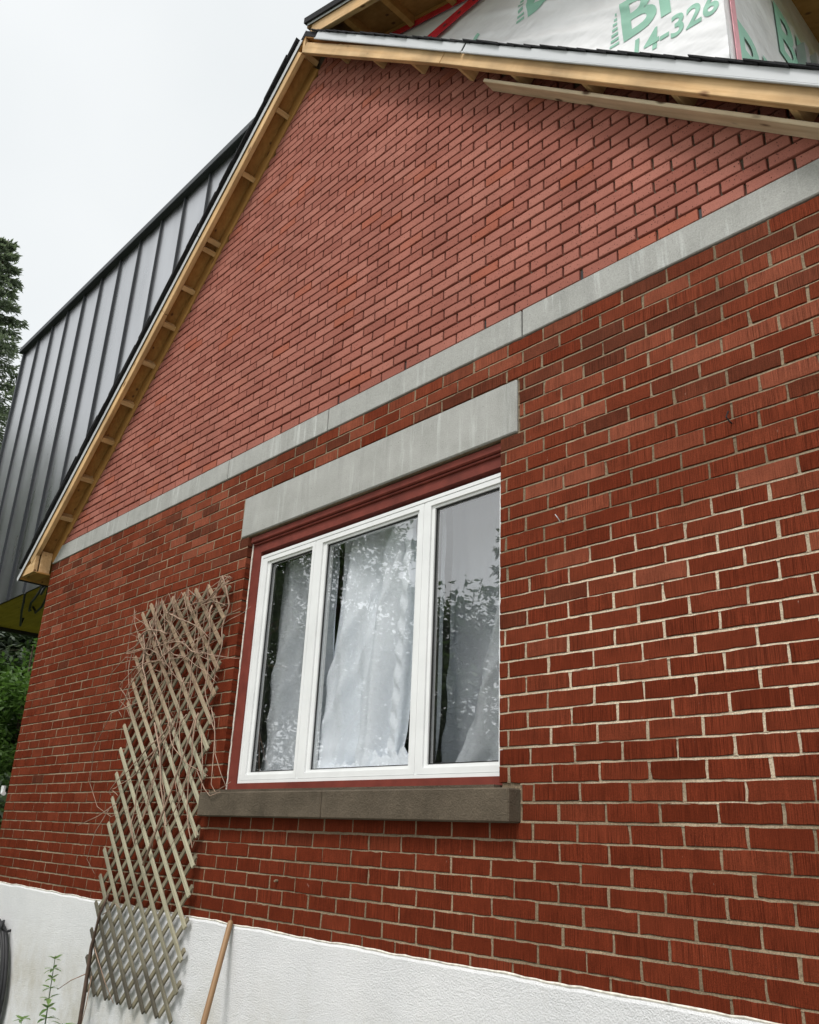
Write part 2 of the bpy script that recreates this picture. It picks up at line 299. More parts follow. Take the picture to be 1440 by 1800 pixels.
# ------------------------------------------------------------------ dimensions of the house
H, LB = 0.0677, 0.2046
GZ = -1.78                                   # ground
XL, XR = -5.24, 1.82                         # wall corners
OX0, OX1, OZ1 = -2.017, 0.0, 22 * H          # window opening, its foot is z = 0
FT = -9.70 * H                               # top of foundation
B0, B1 = 29 * H, 29 * H + 0.151              # concrete band
AX, SL = -1.775, 0.918                       # ridge x, roof slope
def rake(zi, x): return zi - SL * abs(x - AX)

ground_v = [(-900, -900, GZ), (900, -900, GZ), (900, 900, GZ), (-900, 900, GZ)]
tag(obj('ground', ground_v, [(0, 1, 2, 3)], 'lawn'), kind='structure')

t = NT('bounce_gravel', 0.9, 0.2); t.color(t.mix(t.noise(t.pos('world'), 40, 5, 0.7), (0.26, 0.25, 0.23), (0.52, 0.50, 0.46))); t.bump(t.noise(t.pos('world'), 90, 3), 0.8, 0.02); M['gravel'] = t.m
tag(obj('gravel_bounce_patch', [(-2.2, -9.0, GZ + 0.004), (14, -9.0, GZ + 0.004), (14, -0.55, GZ + 0.004), (-2.2, -0.55, GZ + 0.004)], [(0, 1, 2, 3)], 'gravel'), kind='structure')  # unseen pale ground, added to bounce light up under the rakes
house = empty('brick_house', (AX, 0.0, GZ), 'red brick house with a pink brick gable, white window and raw wood rakes', 'house')

# ---- walls behind the bricks
m = MB(); yb, yf = 0.10, 0.0075
m.box(XL + 0.004, OX0 - 0.01, yf, yb, FT - 0.02, B0); m.box(OX1 + 0.01, XR - 0.004, yf, yb, FT - 0.02, B0)
m.box(OX0 - 0.01, OX1 + 0.01, yf, yb, OZ1, B0); m.box(OX0 - 0.01, OX1 + 0.01, yf, yb, FT - 0.02, -0.03)
lower = m.build('lower_wall', 'mortar', house)
m = MB(); zt = 5.318
m.prism([(XL + 0.004, B1), (XR - 0.004, B1), (XR - 0.004, rake(zt, XR)), (AX, zt), (XL + 0.004, rake(zt, XL))], 0.017, yb)
gable = m.build('gable_wall', 'mortar2', house)

def wav(k, x, a_=0.0026): return a_ * (mnoise.noise((x * 1.1, k * 0.9, 3.3)) + 0.5 * mnoise.noise((x * 3.7, k * 2.1, 8.1)))
def clip(poly, a, b, c):                      # keep a*x+b*z<=c
    o = []
    for i in range(len(poly)):
        p, q = poly[i], poly[(i + 1) % len(poly)]; dp, dq = a * p[0] + b * p[1] - c, a * q[0] + b * q[1] - c
        if dp <= 0: o.append(p)
        if (dp < 0) != (dq < 0) and abs(dp - dq) > 1e-12:
            k = dp / (dp - dq); o.append((p[0] + (q[0] - p[0]) * k, p[1] + (q[1] - p[1]) * k))
    return o
def area(poly): return 0.5 * abs(sum(poly[i][0] * poly[(i + 1) % len(poly)][1] - poly[(i + 1) % len(poly)][0] * poly[i][1] for i in range(len(poly))))
def brick_geo(poly, yfront, yback, jit, seg, chm=0.0028, chip=0.0):
    """outline with wobbling arrises, a small chamfer, sides running back into the joint"""
    pts = []
    for i in range(len(poly)):
        p, q = poly[i], poly[(i + 1) % len(poly)]; ln = math.hypot(q[0] - p[0], q[1] - p[1])
        n = max(1, int(round(ln / seg)))
        for k in range(n):
            u = k / n; j = jit
            pts.append((p[0] + (q[0] - p[0]) * u + rnd.uniform(-j, j), p[1] + (q[1] - p[1]) * u + rnd.uniform(-j, j)))
    if rnd.random() < chip:                  # a knocked-off corner or arris
        q = rnd.randrange(len(pts)); mx_ = sum(w[0] for w in pts) / len(pts); mz_ = sum(w[1] for w in pts) / len(pts); d_ = rnd.uniform(0.02, 0.055)
        pts[q] = (pts[q][0] + (mx_ - pts[q][0]) * d_, pts[q][1] + (mz_ - pts[q][1]) * d_ * 1.6)
    cx = sum(q[0] for q in pts) / len(pts); cz = sum(q[1] for q in pts) / len(pts); n = len(pts); ch = chm
    tilt = rnd.uniform(-0.0005, 0.0005); tx = rnd.uniform(-0.004, 0.004)
    v = []
    for ring, (yy, ins) in enumerate(((yback, 0), (yfront + ch, 0), (yfront, ch))):
        for x, z in pts:
            dx, dz = cx - x, cz - z; l_ = math.hypot(dx, dz) or 1
            v.append((x + ins * (1 if dx > 0 else -1) - cx, yy + (tilt + tx * (x - cx) if ring else 0), z + ins * (1 if dz > 0 else -1) - cz))
    f = []
    for r_ in range(2):
        for i in range(n): f.append((r_ * n + i, r_ * n + (i + 1) % n, (r_ + 1) * n + (i + 1) % n, (r_ + 1) * n + i))
    f.append(tuple(2 * n + i for i in range(n)))
    return v, f, (cx, cz)
def pix_area(poly):
    q = [project(x, 0, z) for x, z in poly]
    if any(w is None for w in q): return 0
    cx = sum(w[0] for w in q) / len(q); cy = sum(w[1] for w in q) / len(q)
    if not (-10 < cx < 1450 and -10 < cy < 1810): return 0
    return area(q)
def lay(polys, parent, mat_, keep=300):
    polys.sort(key=lambda b: -pix_area(b['p']))
    V, F, T = [], [], []
    for i, b in enumerate(polys):
        v, f, (cx, cz) = brick_geo(b['p'], b['yf'], b['yb'], b['j'], b['s'], b.get('c', 0.0022), 0.45 if mat_ == 'brick' else 0.12)
        tone = (b['t'], rnd.random(), b['d'])
        if i < keep: obj('brick', v, f, mat_, parent, Matrix.Translation((cx, 0, cz)), tone=[tone] * len(v))
        else:
            o = len(V); V += [(x + cx, y, z + cz) for x, y, z in v]; F += [tuple(o + k for k in q) for q in f]; T += [tone] * len(v)
    if V: tag(obj('brick_field', V, F, mat_, parent, tone=T), kind='stuff')

bricks = []
for k in range(-10, 29):
    z0, z1 = k * H + 0.0042, (k + 1) * H - 0.0042
    if k == -10: z0 = FT - 0.015
    holes = []
    if 0 <= k < 22: holes = [(OX0, OX1, True)]
    elif 22 <= k < 26: holes = [(-2.102, 0.102, False)]
    elif -2 <= k < 0: holes = [(-2.125, 0.104, False)]
    spans = [(XL, XR)] if not holes else [(XL, holes[0][0]), (holes[0][1], XR)]
    off = -0.0368 + (0 if k % 2 else LB / 2) + (-0.025 if k >= 0 else 0) + rnd.uniform(-0.012, 0.012)
    for si, (a, b) in enumerate(spans):
        n0 = math.floor((a - off) / LB) - 1; n1 = math.ceil((b - off) / LB) + 1
        cuts = [a] + [x for x in (off + n * LB + rnd.uniform(-0.006, 0.006) for n in range(n0, n1)) if a + 0.028 < x < b - 0.028] + [b]
        for i in range(len(cuts) - 1):
            g0 = 0.0 if i == 0 and (not holes or holes[0][2] or si == 0) else rnd.uniform(0.0035, 0.0062)
            g1 = 0.0 if i == len(cuts) - 2 and (not holes or holes[0][2] or si == 1) else rnd.uniform(0.0035, 0.0062)
            if holes and not holes[0][2]:
                if si == 0 and i == len(cuts) - 2: g1 = 0.008
                if si == 1 and i == 0: g0 = 0.008
            x0, x1 = cuts[i] + g0, cuts[i + 1] - g1
            jamb = holes and holes[0][2] and ((si == 0 and i == len(cuts) - 2) or (si == 1 and i == 0))
            zz = rnd.uniform(-0.0013, 0.0013) + wav(k, (x0 + x1) / 2)
            pd = 0.32 if k >= 24 else (0.13 if k >= 20 else 0.012)
            dark = rnd.uniform(0.3, 0.85) if rnd.random() < pd else 0.0
            tone = min(1, max(0, rnd.gauss(0.40 + 0.014 * k, 0.15)))
            if rnd.random() < 0.05 and k > 21: tone = 1.0
            bricks.append(dict(p=[(x0, z0 + zz), (x1, z0 + zz), (x1, z1 + zz), (x0, z1 + zz)], c=0.0016, yf=rnd.uniform(-0.0016, 0.0006), yb=0.088 if jamb or i in (0, len(cuts) - 2) else 0.02, j=0.0017, s=0.034, t=tone, d=dark))
# weather-struck mortar joints: beds slope back under the brick above, perpends near flush
V, F = [], []
for k in range(-9, 29):
    hole = (OX0, OX1) if 0 < k < 22 else ((-2.10, 0.10) if 22 <= k <= 26 else ((-2.125, 0.104) if -2 <= k <= 0 else None))
    zc0 = k * H; x = XL + 0.001
    prev = None
    while x < XR:
        if hole and hole[0] + 0.001 < x < hole[1] - 0.001: prev = None; x = hole[1]; continue
        zc = zc0 + 0.5 * (wav(k, x) + wav(k - 1, x)); w = mnoise.noise((x * 9, k * 3.7, 0)); w2 = mnoise.noise((x * 34, k * 5.1, 2)); w3 = mnoise.noise((x * 70, k * 2.3, 5))
        lo = zc - 0.0062 - 0.0012 * w2; hi = zc + 0.0058 + 0.001 * w
        row = [(x, 0.0004 - 0.0008 * w2 - 0.0006 * w3, lo), (x, 0.0022 + 0.0012 * w3 + 0.0008 * w, zc + 0.001 * w2), (x, 0.0058 + 0.001 * w, hi)]
        b = len(V); V += row
        if prev is not None:
            for q in range(2): F.append((prev + q, b + q, b + q + 1, prev + q + 1))
        prev = b
        nx = x + 0.014
        if hole and x < hole[0] < nx: nx = hole[0]
        x = nx
for b in bricks:
    (x0, z0), (x1, z1) = b['p'][0], b['p'][2]
    for xe in (x1,):
        if OX0 - 0.002 < xe < OX1 and 0 <= z0 < OZ1: continue
        if xe > XR - 0.01: continue
        y = 0.0016 + rnd.uniform(-0.0004, 0.0022); o = len(V); n = 5
        for i in range(n):
            z = z0 - 0.002 + (z1 - z0 + 0.004) * i / (n - 1); V += [(xe - 0.003, y + rnd.uniform(-.0006, .0006), z), (xe + 0.014, y + rnd.uniform(-.0006, .0006), z)]
        for i in range(n - 1): F.append((o + 2 * i, o + 2 * i + 1, o + 2 * i + 3, o + 2 * i + 2))
tag(obj('mortar_joints', V, F, 'mortar', lower, smooth=True), kind='stuff')
lay(bricks, lower, 'brick')
HP, LP = 0.0617, 0.1868
bricks = []
for r_ in range(52):
    z0 = B1 + 0.003 + r_ * HP; z1 = z0 + HP - 0.0105
    if r_ == 0: z0 -= 0.001
    off = 0.452 + (0 if r_ % 2 == 0 else LP / 2) + rnd.uniform(-0.008, 0.008)
    for n in range(-32, 9):
        x0 = off + n * LP + rnd.uniform(0.0042, 0.0062); x1 = off + (n + 1) * LP - rnd.uniform(0.0042, 0.0062)
        x0, x1 = max(x0, XL), min(x1, XR)
        if x1 - x0 < 0.02: continue
        if r_ == 0 and n % 3 == 0: x0 += 0.006
        if r_ == 0 and n % 3 == 2: x1 -= 0.002
        zz = rnd.uniform(-0.001, 0.001) + (wav(r_ + 60, (x0 + x1) / 2, 0.002) if r_ else 0)
        poly = [(x0, z0 + zz), (x1, z0 + zz), (x1, z1 + zz), (x0, z1 + zz)]
        poly = clip(poly, SL, 1, zt + SL * AX)
        poly = clip(poly, -SL, 1, 5.135 - SL * AX) if poly else poly
        if len(poly) < 3 or area(poly) < 0.0008: continue
        bricks.append(dict(p=poly, yf=rnd.uniform(-0.002, 0.0015), yb=0.02, j=0.0010, s=0.05, t=rnd.random(), d=0))
lay(bricks, gable, 'pink')
for x in (0.4535, 1.0139, -0.107, -0.667, -1.228):        # weep joints over the band, black blocks standing in for their shade
    MB().box(x - 0.004, x + 0.011, 0.009, 0.0168, B1 + 0.002, B1 + 0.05).build('weep_hole_shade', 'gasket', gable)

# ---- foundation
m = MB(); n = 150; top = []
for i in range(n + 1):
    x = XL + (XR - XL) * i / n; top.append((x, FT + mnoise.noise((x * 6, 1.3, 0)) * 0.006 + mnoise.noise((x * 23, 4.3, 0)) * 0.004))
v, f = [], []
for x, z in top: v += [(x, -0.012, GZ - 0.05), (x, -0.012, z - 0.012), (x, -0.004, z), (x, 0.09, z)]
for i in range(n):
    for k in range(3): f.append((4 * i + k, 4 * i + 4 + k, 4 * i + 5 + k, 4 * i + 1 + k))
fnd = obj('foundation_wall', v, f, 'stucco', house)
tag(fnd, 'white rough stuccoed foundation wall')
# ragged lip of old mortar along the stucco's top edge
m = MB(); pts = [(x, -0.004, z + 0.002 + mnoise.noise((x * 31, 0, 2)) * 0.002) for x, z in top]
m.tube(pts, [0.004 + 0.003 * abs(mnoise.noise((x * 17, 7, 1))) for x, z in top], 5); m.build('mortar_lip', 'caulk', fnd)

# ---- side and rear walls, out of view
t = NT('side_wall_brick', 0.85, 0.05); sw = t.n.new('ShaderNodeTexBrick'); sx = t.n.new('ShaderNodeSeparateXYZ'); t.l.new(t.pos('world'), sx.inputs[0]); cx_ = t.n.new('ShaderNodeCombineXYZ')
t.l.new(t.math('ADD', sx.outputs[0], sx.outputs[1]), cx_.inputs[0]); t.l.new(sx.outputs[2], cx_.inputs[1]); t.l.new(cx_.outputs[0], sw.inputs['Vector'])
for k_, v_ in (('Color1', (0.14, 0.027, 0.012, 1)), ('Color2', (0.17, 0.038, 0.018, 1)), ('Mortar', (0.28, 0.21, 0.14, 1)), ('Scale', 1.0), ('Mortar Size', 0.005), ('Brick Width', LB), ('Row Height', H)): sw.inputs[k_].default_value = v_
t.color(sw.outputs['Color']); M['side_brick'] = t.m
for x0, x1, y0, y1 in ((XL, XL + 0.1, 0.102, 6.6), (XR - 0.1, XR, 0.102, 6.6), (XL + 0.1, XR - 0.1, 6.5, 6.6)):
    MB().box(x0, x1, y0, y1, FT, 1.99).build('side_wall', 'side_brick', house); MB().box(x0, x1, y0, y1, GZ - 0.05, FT - 0.002).build('side_foundation', 'stucco', house)
# ---- concrete band, lintel, sill
xs = [XL - 0.006, -4.12, -3.812, -2.361, -1.303, 0.126, XR + 0.006]
for i in range(len(xs) - 1):
    MB().box(xs[i] + 0.004, xs[i + 1] - 0.004, -0.004, 0.11, B0 + 0.004, B1 - 0.003, 0.004).build('band_block', 'concrete', house)
tag(MB().box(-2.095, 0.0955, -0.006, 0.088, OZ1 + 0.003, 26 * H - 0.004, 0.005).build('lintel', 'concrete', house), 'long grey concrete lintel over the window')
for x0, x1 in ((-2.12, -1.030), (-1.0235, 0.100)):
    b = bmesh.new(); mm = MB().box(x0, x1, -0.066, 0.07, -2 * H - 0.008, -0.018, 0.006)
    mm.build('window_sill', 'sill', house)
MB().prism([(-2.02, -0.019), (-0.001, -0.019), (-0.001, -0.004), (-2.02, -0.004)], -0.03, 0.06).build('sill_mortar_bed', 'sill', house)

# ---- window
win = MB()
def ring(m, x0, x1, z0, z1, wl_, wr, wb, wt, y0, y1, step=0.0):
    o = [(x0, z0), (x1, z0), (x1, z1), (x0, z1)]; i_ = [(x0 + wl_, z0 + wb), (x1 - wr, z0 + wb), (x1 - wr, z1 - wt), (x0 + wl_, z1 - wt)]
    v = [(x, y0, z) for x, z in o] + [(x, y0, z) for x, z in i_] + [(x, y1, z) for x, z in o] + [(x, y1, z) for x, z in i_]; f = []
    for k in range(4):
        k2 = (k + 1) % 4; f += [(k, k2, 4 + k2, 4 + k), (4 + k, 4 + k2, 12 + k2, 12 + k), (k, 8 + k, 8 + k2, k2), (8 + k, 12 + k, 12 + k2, 8 + k2)]
    return m.add(v, f)
# painted surround (part), then the white unit
m = MB(); ring(m, OX0 + 0.002, OX1 - 0.001, -0.003, OZ1 - 0.002, 0.092, 0.002, 0.036, 0.11, 0.042, 0.11); surround = m.build('window', 'brown', house)
tag(surround, 'white three-pane window in a red-brown painted surround')
MB().box(OX0 + 0.003, OX1 - 0.002, 0.018, 0.041, OZ1 - 0.046, OZ1 - 0.004, 0.006).build('head_moulding', 'brown', surround)
MB().box(OX0 + 0.02, OX1 - 0.002, 0.030, 0.041, OZ1 - 0.060, OZ1 - 0.048, 0.003).build('head_moulding', 'brown', surround)
pts = [(OX0 + 0.004, 0.040 + mnoise.noise((0, i * 0.7, 0)) * 0.004, 0.0 + i * 0.03) for i in range(50)]
m = MB(); m.tube(pts, [0.005 + 0.003 * abs(mnoise.noise((3, i * 0.9, 0))) for i in range(50)], 5); m.build('caulk_bead', 'caulk', surround)
WZ0, WZ1 = 0.033, 1.352
m = MB(); ring(m, -1.925, -0.003, WZ0, WZ1, 0.022, 0.012, 0.016, 0.018, 0.048, 0.12); m.build('frame', 'vinyl', surround)
for x in (-1.3875, -0.5235): MB().box(x - 0.007, x + 0.007, 0.052, 0.118, WZ0 + 0.016, WZ1 - 0.018).build('mullion', 'vinyl', surround)
panes = [(-1.903, -1.395, 0.072, 0.036), (-1.380, -0.531, 0.084, 0.050), (-0.516, -0.015, 0.055, 0.040)]
for i, (x0, x1, wl_, wr) in enumerate(panes):
    z0, z1 = WZ0 + 0.0175, WZ1 - 0.0195
    m = MB(); ring(m, x0, x1, z0, z1, wl_ * 0.62, wr * 0.62, 0.026, 0.026, 0.0505, 0.110)
    ring(m, x0 + wl_ * 0.62 + 0.0005, x1 - wr * 0.62 - 0.0005, z0 + 0.0265, z1 - 0.0265, wl_ * 0.36, wr * 0.36, 0.014, 0.014, 0.060, 0.108)
    s_ = m.build('sash', 'vinyl', surround)
    gx0, gx1, gz0, gz1 = x0 + wl_, x1 - wr, z0 + 0.042, z1 - 0.042
    m = MB(); ring(m, gx0 - 0.001, gx1 + 0.001, gz0 - 0.001, gz1 + 0.001, 0.006, 0.006, 0.005, 0.006, 0.068, 0.075); m.build('gasket', 'gasket', surround)
    m = MB(); m.add([(gx0 + 0.002, 0.0765, gz0 + 0.002), (gx1 - 0.002, 0.0765, gz0 + 0.002), (gx1 - 0.002, 0.0765, gz1 - 0.002), (gx0 + 0.002, 0.0765, gz1 - 0.002)], [(0, 1, 2, 3)]); m.build('pane', 'glass', surround)
    if i != 1:
        m = MB(); m.add([(gx0, 0.100, gz0), (gx1, 0.100, gz0), (gx1, 0.100, gz1), (gx0, 0.100, gz1)], [(0, 1, 2, 3)]); m.build('insect_screen', 'screen', surround)
        m = MB(); ring(m, gx0 - 0.004, gx1 + 0.004, gz0 - 0.004, gz1 + 0.004, 0.016, 0.012, 0.012, 0.012, 0.0965, 0.099); m.build('screen_frame', 'gasket', surround)
# room behind the window
m = MB(); x0, x1, y0, y1, z0, z1 = -4.6, 1.5, 0.121, 4.2, -0.95, 1.93
v = [(x, y, z) for z in (z0, z1) for y in (y0, y1) for x in (x0, x1)]
m.add(v, [(0, 1, 3, 2), (4, 6, 7, 5), (2, 3, 7, 6), (0, 2, 6, 4), (1, 5, 7, 3)]); m.build('room', 'room', house)

# ---- rakes
YF = -0.15
pr = []
def zf(x): return rake(5.222, x)
def rk(name, xa, xb, zi, h, th, y, mat_, par=house): return board(name, (xa, y, rake(zi, xa)), (xb, y, rake(zi, xb)), h, th, mat_, par)
ch_ = 1 / math.sqrt(1 + SL * SL)             # vertical to square depth
for xa, xb in ((-5.34, -3.44), (-3.437, AX - 0.03)): tag(rk('rake_board', xa, xb, 5.222, 0.108 * ch_, 0.036, YF, 'pine'), 'raw pine board along the left rake')
for xa, xb in ((AX - 0.028, -0.34), (-0.337, 2.05)): tag(rk('rake_board', xa, xb, 5.222, 0.108 * ch_, 0.036, YF, 'pine'), 'raw pine board along the right rake')
MB().prism([(AX - 0.03, 5.192), (AX + 0.0, 5.222), (AX + 0.0, 5.33), (AX - 0.03, 5.305)], YF + 0.002, YF + 0.03).build('rake_joint', 'pine', house)
for xa, xb in ((-5.575, -3.0), (-2.997, AX - 0.02)): rk('drip_edge', xa, xb, 5.318, 0.062 * ch_, 0.004, YF - 0.012, 'drip')
for xa, xb in ((AX + 0.14, -0.165), (-0.155, 2.1)):
    rk('drip_edge', xa, xb, 5.305, 0.078 * ch_, 0.004, YF - 0.014, 'drip'); rk('drip_edge', xa, xb, 5.305, 0.012 * ch_, 0.004, YF - 0.0205, 'drip')
# eave return at the foot of the left rake
MB().prism([(-5.57, 1.87), (-5.262, 1.87), (-5.262, rake(5.219, -5.262)), (-5.30, rake(5.219, -5.30)), (-5.60, 1.90)], YF + 0.004, YF + 0.034).build('eave_return', 'pine', house)
board('eave_return', (-5.262, 0.0, 1.87), (-5.262, -0.11, 1.87), 0.21, 0.02, 'pine', house) if False else MB().box(-5.295, -5.262, YF + 0.05, -0.006, 1.875, 2.07, 0.003).build('eave_return', 'pine', house)
MB().box(-5.55, -5.25, YF + 0.036, -0.004, 1.862, 1.873).build('eave_soffit', 'deck', house)
# lookouts between wall and rake board
for x in (-4.95, -4.64, -4.34, -4.06, -3.77, -3.50, -3.25, -2.99, -2.93, -2.51, -2.12, -1.80, -1.423, -1.022, -0.625, -0.218, 0.164, 0.583, 1.008, 1.443):
    sgn = -1 if x < AX else 1; dirv = Vector((sgn, 0, -SL)).normalized()
    wm = Matrix((Vector((0, 1, 0)), -dirv if sgn > 0 else dirv, Vector((SL * sgn, 0, 1)).normalized())).transposed().to_4x4()
    wm.translation = (x, YF + 0.037, rake(5.224, x))
    MB().box(0, 0.149 - 0.037 - 0.001, -0.019, 0.019, 0, 0.085, 0.002).build('lookout', 'pine', house, wm)
# wall-top rafter, sheathing, roof
for xa, xb in ((-5.23, AX - 0.01),): rk('rafter', xa, xb, 5.145, 0.168 * ch_, 0.02, -0.006, 'deck')
ys = (YF - 0.008, 7.0)
for sgn in (-1, 1):
    xe = -5.56 if sgn < 0 else 2.12
    m = MB(); m.prism([(AX, 5.325), (xe, rake(5.325, xe)), (xe, rake(5.338, xe)), (AX, 5.338)] if sgn < 0 else [(AX, 5.325), (AX, 5.338), (xe, rake(5.338, xe)), (xe, rake(5.325, xe))][::-1], YF + 0.0, 7.0); m.build('roof_sheathing', 'deck', house)
roofs = {}
for sgn in (-1, 1):
    xe = -5.585 if sgn < 0 else 2.16; base_ = 5.392 if sgn < 0 else 5.386
    m = MB(); pl = [(AX, base_ - 0.052), (xe, rake(base_ - 0.052, xe)), (xe, rake(base_, xe)), (AX, base_)]
    m.prism(pl if sgn < 0 else pl[::-1], YF - 0.004, 7.0); roofs[sgn] = m.build('roof', 'shingle', house)
    n = 38
    for i in range(n):                       # ragged shingle ends over the rake
        xa = AX + sgn * (0.08 + i * 0.104); xb = xa + sgn * 0.15
        if abs(xb - AX) > abs(xe - AX): break
        hh = (0.011 if sgn < 0 else 0.006) + rnd.uniform(0, 0.004)
        for lay_ in range(2 if sgn < 0 else 1):
            zi2 = base_ + (0.003 if sgn < 0 else -0.006) + lay_ * 0.02 + rnd.uniform(0, 0.003)
            poly = [(xa, rake(zi2 + 0.012, xa)), (xb, rake(zi2, xb)), (xb, rake(zi2, xb) + hh * 1.4), (xa, rake(zi2 + 0.012, xa) + hh)]
            yy = YF - (0.028 if sgn < 0 else 0.02) - rnd.uniform(0, 0.012)
            MB().prism(poly if sgn > 0 else poly[::-1], yy, 0.19).build('shingle', 'shingle', roofs[sgn])
# weathered plank fixed under the right rake, close to the bricks
tag(board('trim_plank', (-0.06, -0.092, rake(5.172, -0.06)), (1.78, -0.092, rake(5.172, 1.78)), 0.018, 0.089, 'pine_old', house), 'weathered knotty plank under the right rake')

# ---- shed dormer rising from the ridge
YC = 0.20; DX = 1.13
def zs(x): return 5.36 - 0.39 * (x + 1.63)
v, f = [], []; NX, NZ = 170, 60
def wrk(x, z):
    a_ = 0.0
    for (px, pz, ang, wid, am, ln) in ((-0.75, 4.65, -0.5, 0.03, 0.012, 0.5), (0.15, 4.25, -0.62, 0.022, 0.011, 0.55), (0.0, 4.1, -0.6, 0.03, 0.009, 0.6), (0.85, 3.15, -0.35, 0.02, 0.011, 0.35), (0.9, 3.0, -0.8, 0.02, 0.01, 0.3), (-0.95, 4.7, -0.7, 0.025, 0.012, 0.3), (0.45, 3.9, -0.55, 0.02, 0.006, 0.5)):
        ca, sa = math.cos(ang), math.sin(ang); u = (x - px) * ca + (z - pz) * sa; w = -(x - px) * sa + (z - pz) * ca
        a_ += am * math.exp(-(w / wid) ** 2) * math.exp(-(u / ln) ** 2)
    sl_ = x * 0.55 + z * 0.83                # long soft sags running down to the right
    return -a_ * 1.25 - 0.006 * mnoise.noise((x * 2, z * 3, 0)) - 0.006 * mnoise.noise((sl_ * 9, (x * 0.83 - z * 0.55) * 1.2, 4)) - 0.003 * mnoise.noise((sl_ * 22, (x * 0.83 - z * 0.55) * 2, 9))
for i in range(NX + 1):
    x = AX + 0.02 + (DX - AX - 0.02) * i / NX; zb = rake(5.33, x)
    for k in range(NZ + 1):
        z = zb + (zs(x) + 0.01 - zb) * k / NZ; v.append((x, YC + wrk(x, z), z))
for i in range(NX):
    for k in range(NZ): a_ = i * (NZ + 1) + k; f.append((a_, a_ + NZ + 1, a_ + NZ + 2, a_ + 1))
b0 = len(v); NY = 60; NZ2 = 24
for i in range(NY + 1):
    y = YC - 0.002 + 6.3 * i / NY
    for k in range(NZ2 + 1):
        z = 2.6 + (zs(DX) + 0.02 - 2.6) * k / NZ2; v.append((DX + 0.004 * mnoise.noise((y * 4, z * 2, 5)), y, z))
for i in range(NY):
    for k in range(NZ2): a_ = b0 + i * (NZ2 + 1) + k; f.append((a_, a_ + NZ2 + 1, a_ + NZ2 + 2, a_ + 1))
dorm = tag(obj('dormer', v, f, 'wrap', house, smooth=True), 'dormer wrapped in white printed building membrane')
MB().prism([(AX, zs(AX)), (AX, zs(AX) + 0.02), (DX + 0.32, zs(DX + 0.32) + 0.02), (DX + 0.32, zs(DX + 0.32))][::-1], YF + 0.002, 6.6).build('dormer_soffit', 'deck', dorm)
MB().prism([(AX + 0.0, zs(AX) + 0.021), (AX + 0.0, zs(AX) + 0.075), (DX + 0.36, zs(DX + 0.36) + 0.075), (DX + 0.36, zs(DX + 0.36) + 0.021)][::-1], YF - 0.03, 6.7).build('dormer_roof', 'shingle', dorm)
board('dormer_rake_board', (-1.735, YF - 0.001, zs(-1.735) - 0.10), (DX + 0.33, YF - 0.001, zs(DX + 0.33) - 0.10), 0.10, 0.036, 'pine', dorm)
board('dormer_drip_edge', (-1.76, YF - 0.013, zs(-1.76) + 0.003), (DX + 0.34, YF - 0.013, zs(DX + 0.34) + 0.003), 0.045, 0.004, 'drip', dorm)
MB().box(DX + 0.285, DX + 0.32, YF + 0.04, 6.5, zs(DX + 0.3) - 0.13, zs(DX + 0.3) - 0.004).build('dormer_eave_board', 'deck', dorm)
for x in (-1.35, -0.95, -0.55, -0.15, 0.25, 0.65, 1.05):
    MB().box(x - 0.019, x + 0.019, YF + 0.037, YC - 0.03, zs(x) - 0.085, zs(x) - 0.009).build('dormer_lookout', 'deck', dorm)
board('dormer_top_plate', (-1.7, YC - 0.03, zs(-1.7) - 0.035), (DX, YC - 0.03, zs(DX) - 0.035), 0.028, 0.012, 'deck', dorm)
# tapes
board('tape', (-1.6, YC - 0.022, zs(-1.6) - 0.085), (0.2, YC - 0.022, zs(0.2) - 0.085), 0.05, 0.002, 'red_tape', dorm)
tp = board('tape', (-0.98, YC - 0.024, 4.72), (0.35, YC - 0.024, 4.70), 0.075, 0.002, 'red_tape', dorm)
for i in range(9):
    x = -0.9 + i * 0.13; MB().add([(x + 0.016 * math.cos(w), YC - 0.0265, 4.756 - 0.015 * (x + 0.98) + 0.009 * math.sin(w)) for w in [2 * math.pi * k / 8 for k in range(8)]], [tuple(range(8))]).build('printed_mark', 'black_ink', dorm)
MB().box(DX + 0.006, DX + 0.009, YC + 0.055, YC + 0.105, 2.6, zs(DX)).build('tape', 'pink_tape', dorm)
MB().prism([(DX - 0.16, 2.80), (DX - 0.02, 2.73), (DX - 0.01, 2.78), (DX - 0.14, 2.86)], YC - 0.03, YC - 0.027).build('tape', 'pink_tape', dorm)
# printed lettering
def text(s_, size, wm, mat_='green_ink', shear=0.0, sx=1.0, cheek=True):
    cu = bpy.data.curves.new('lettering', 'FONT'); cu.body = s_; cu.size = size; cu.offset = size * 0.022; cu.shear = shear; cu.resolution_u = 4
    tmp = bpy.data.objects.new('lettering_tmp', cu); col.objects.link(tmp)
    me = bpy.data.meshes.new_from_object(tmp); bpy.data.objects.remove(tmp)
    me.transform(wm @ Matrix.Diagonal((sx, 1, 1, 1)))
    drape(me, cheek); me.materials.clear(); me.materials.append(M[mat_]); return put(bpy.data.objects.new('lettering', me), Matrix.Identity(4), dorm)
def drape(me, cheek=True):                   # print follows the folds of the membrane
    b = bmesh.new(); b.from_mesh(me); bmesh.ops.triangulate(b, faces=b.faces[:])
    for _ in range(4):
        es = [e for e in b.edges if e.calc_length() > 0.022]
        if not es: break
        bmesh.ops.subdivide_edges(b, edges=es, cuts=1); bmesh.ops.triangulate(b, faces=b.faces[:])
    for q in b.verts:
        if cheek: q.co.y = YC + wrk(q.co.x, q.co.z) - 0.0025
        else: q.co.x = DX + 0.007
    b.to_mesh(me); b.free(); me.polygons.foreach_set('use_smooth', [True] * len(me.polygons))
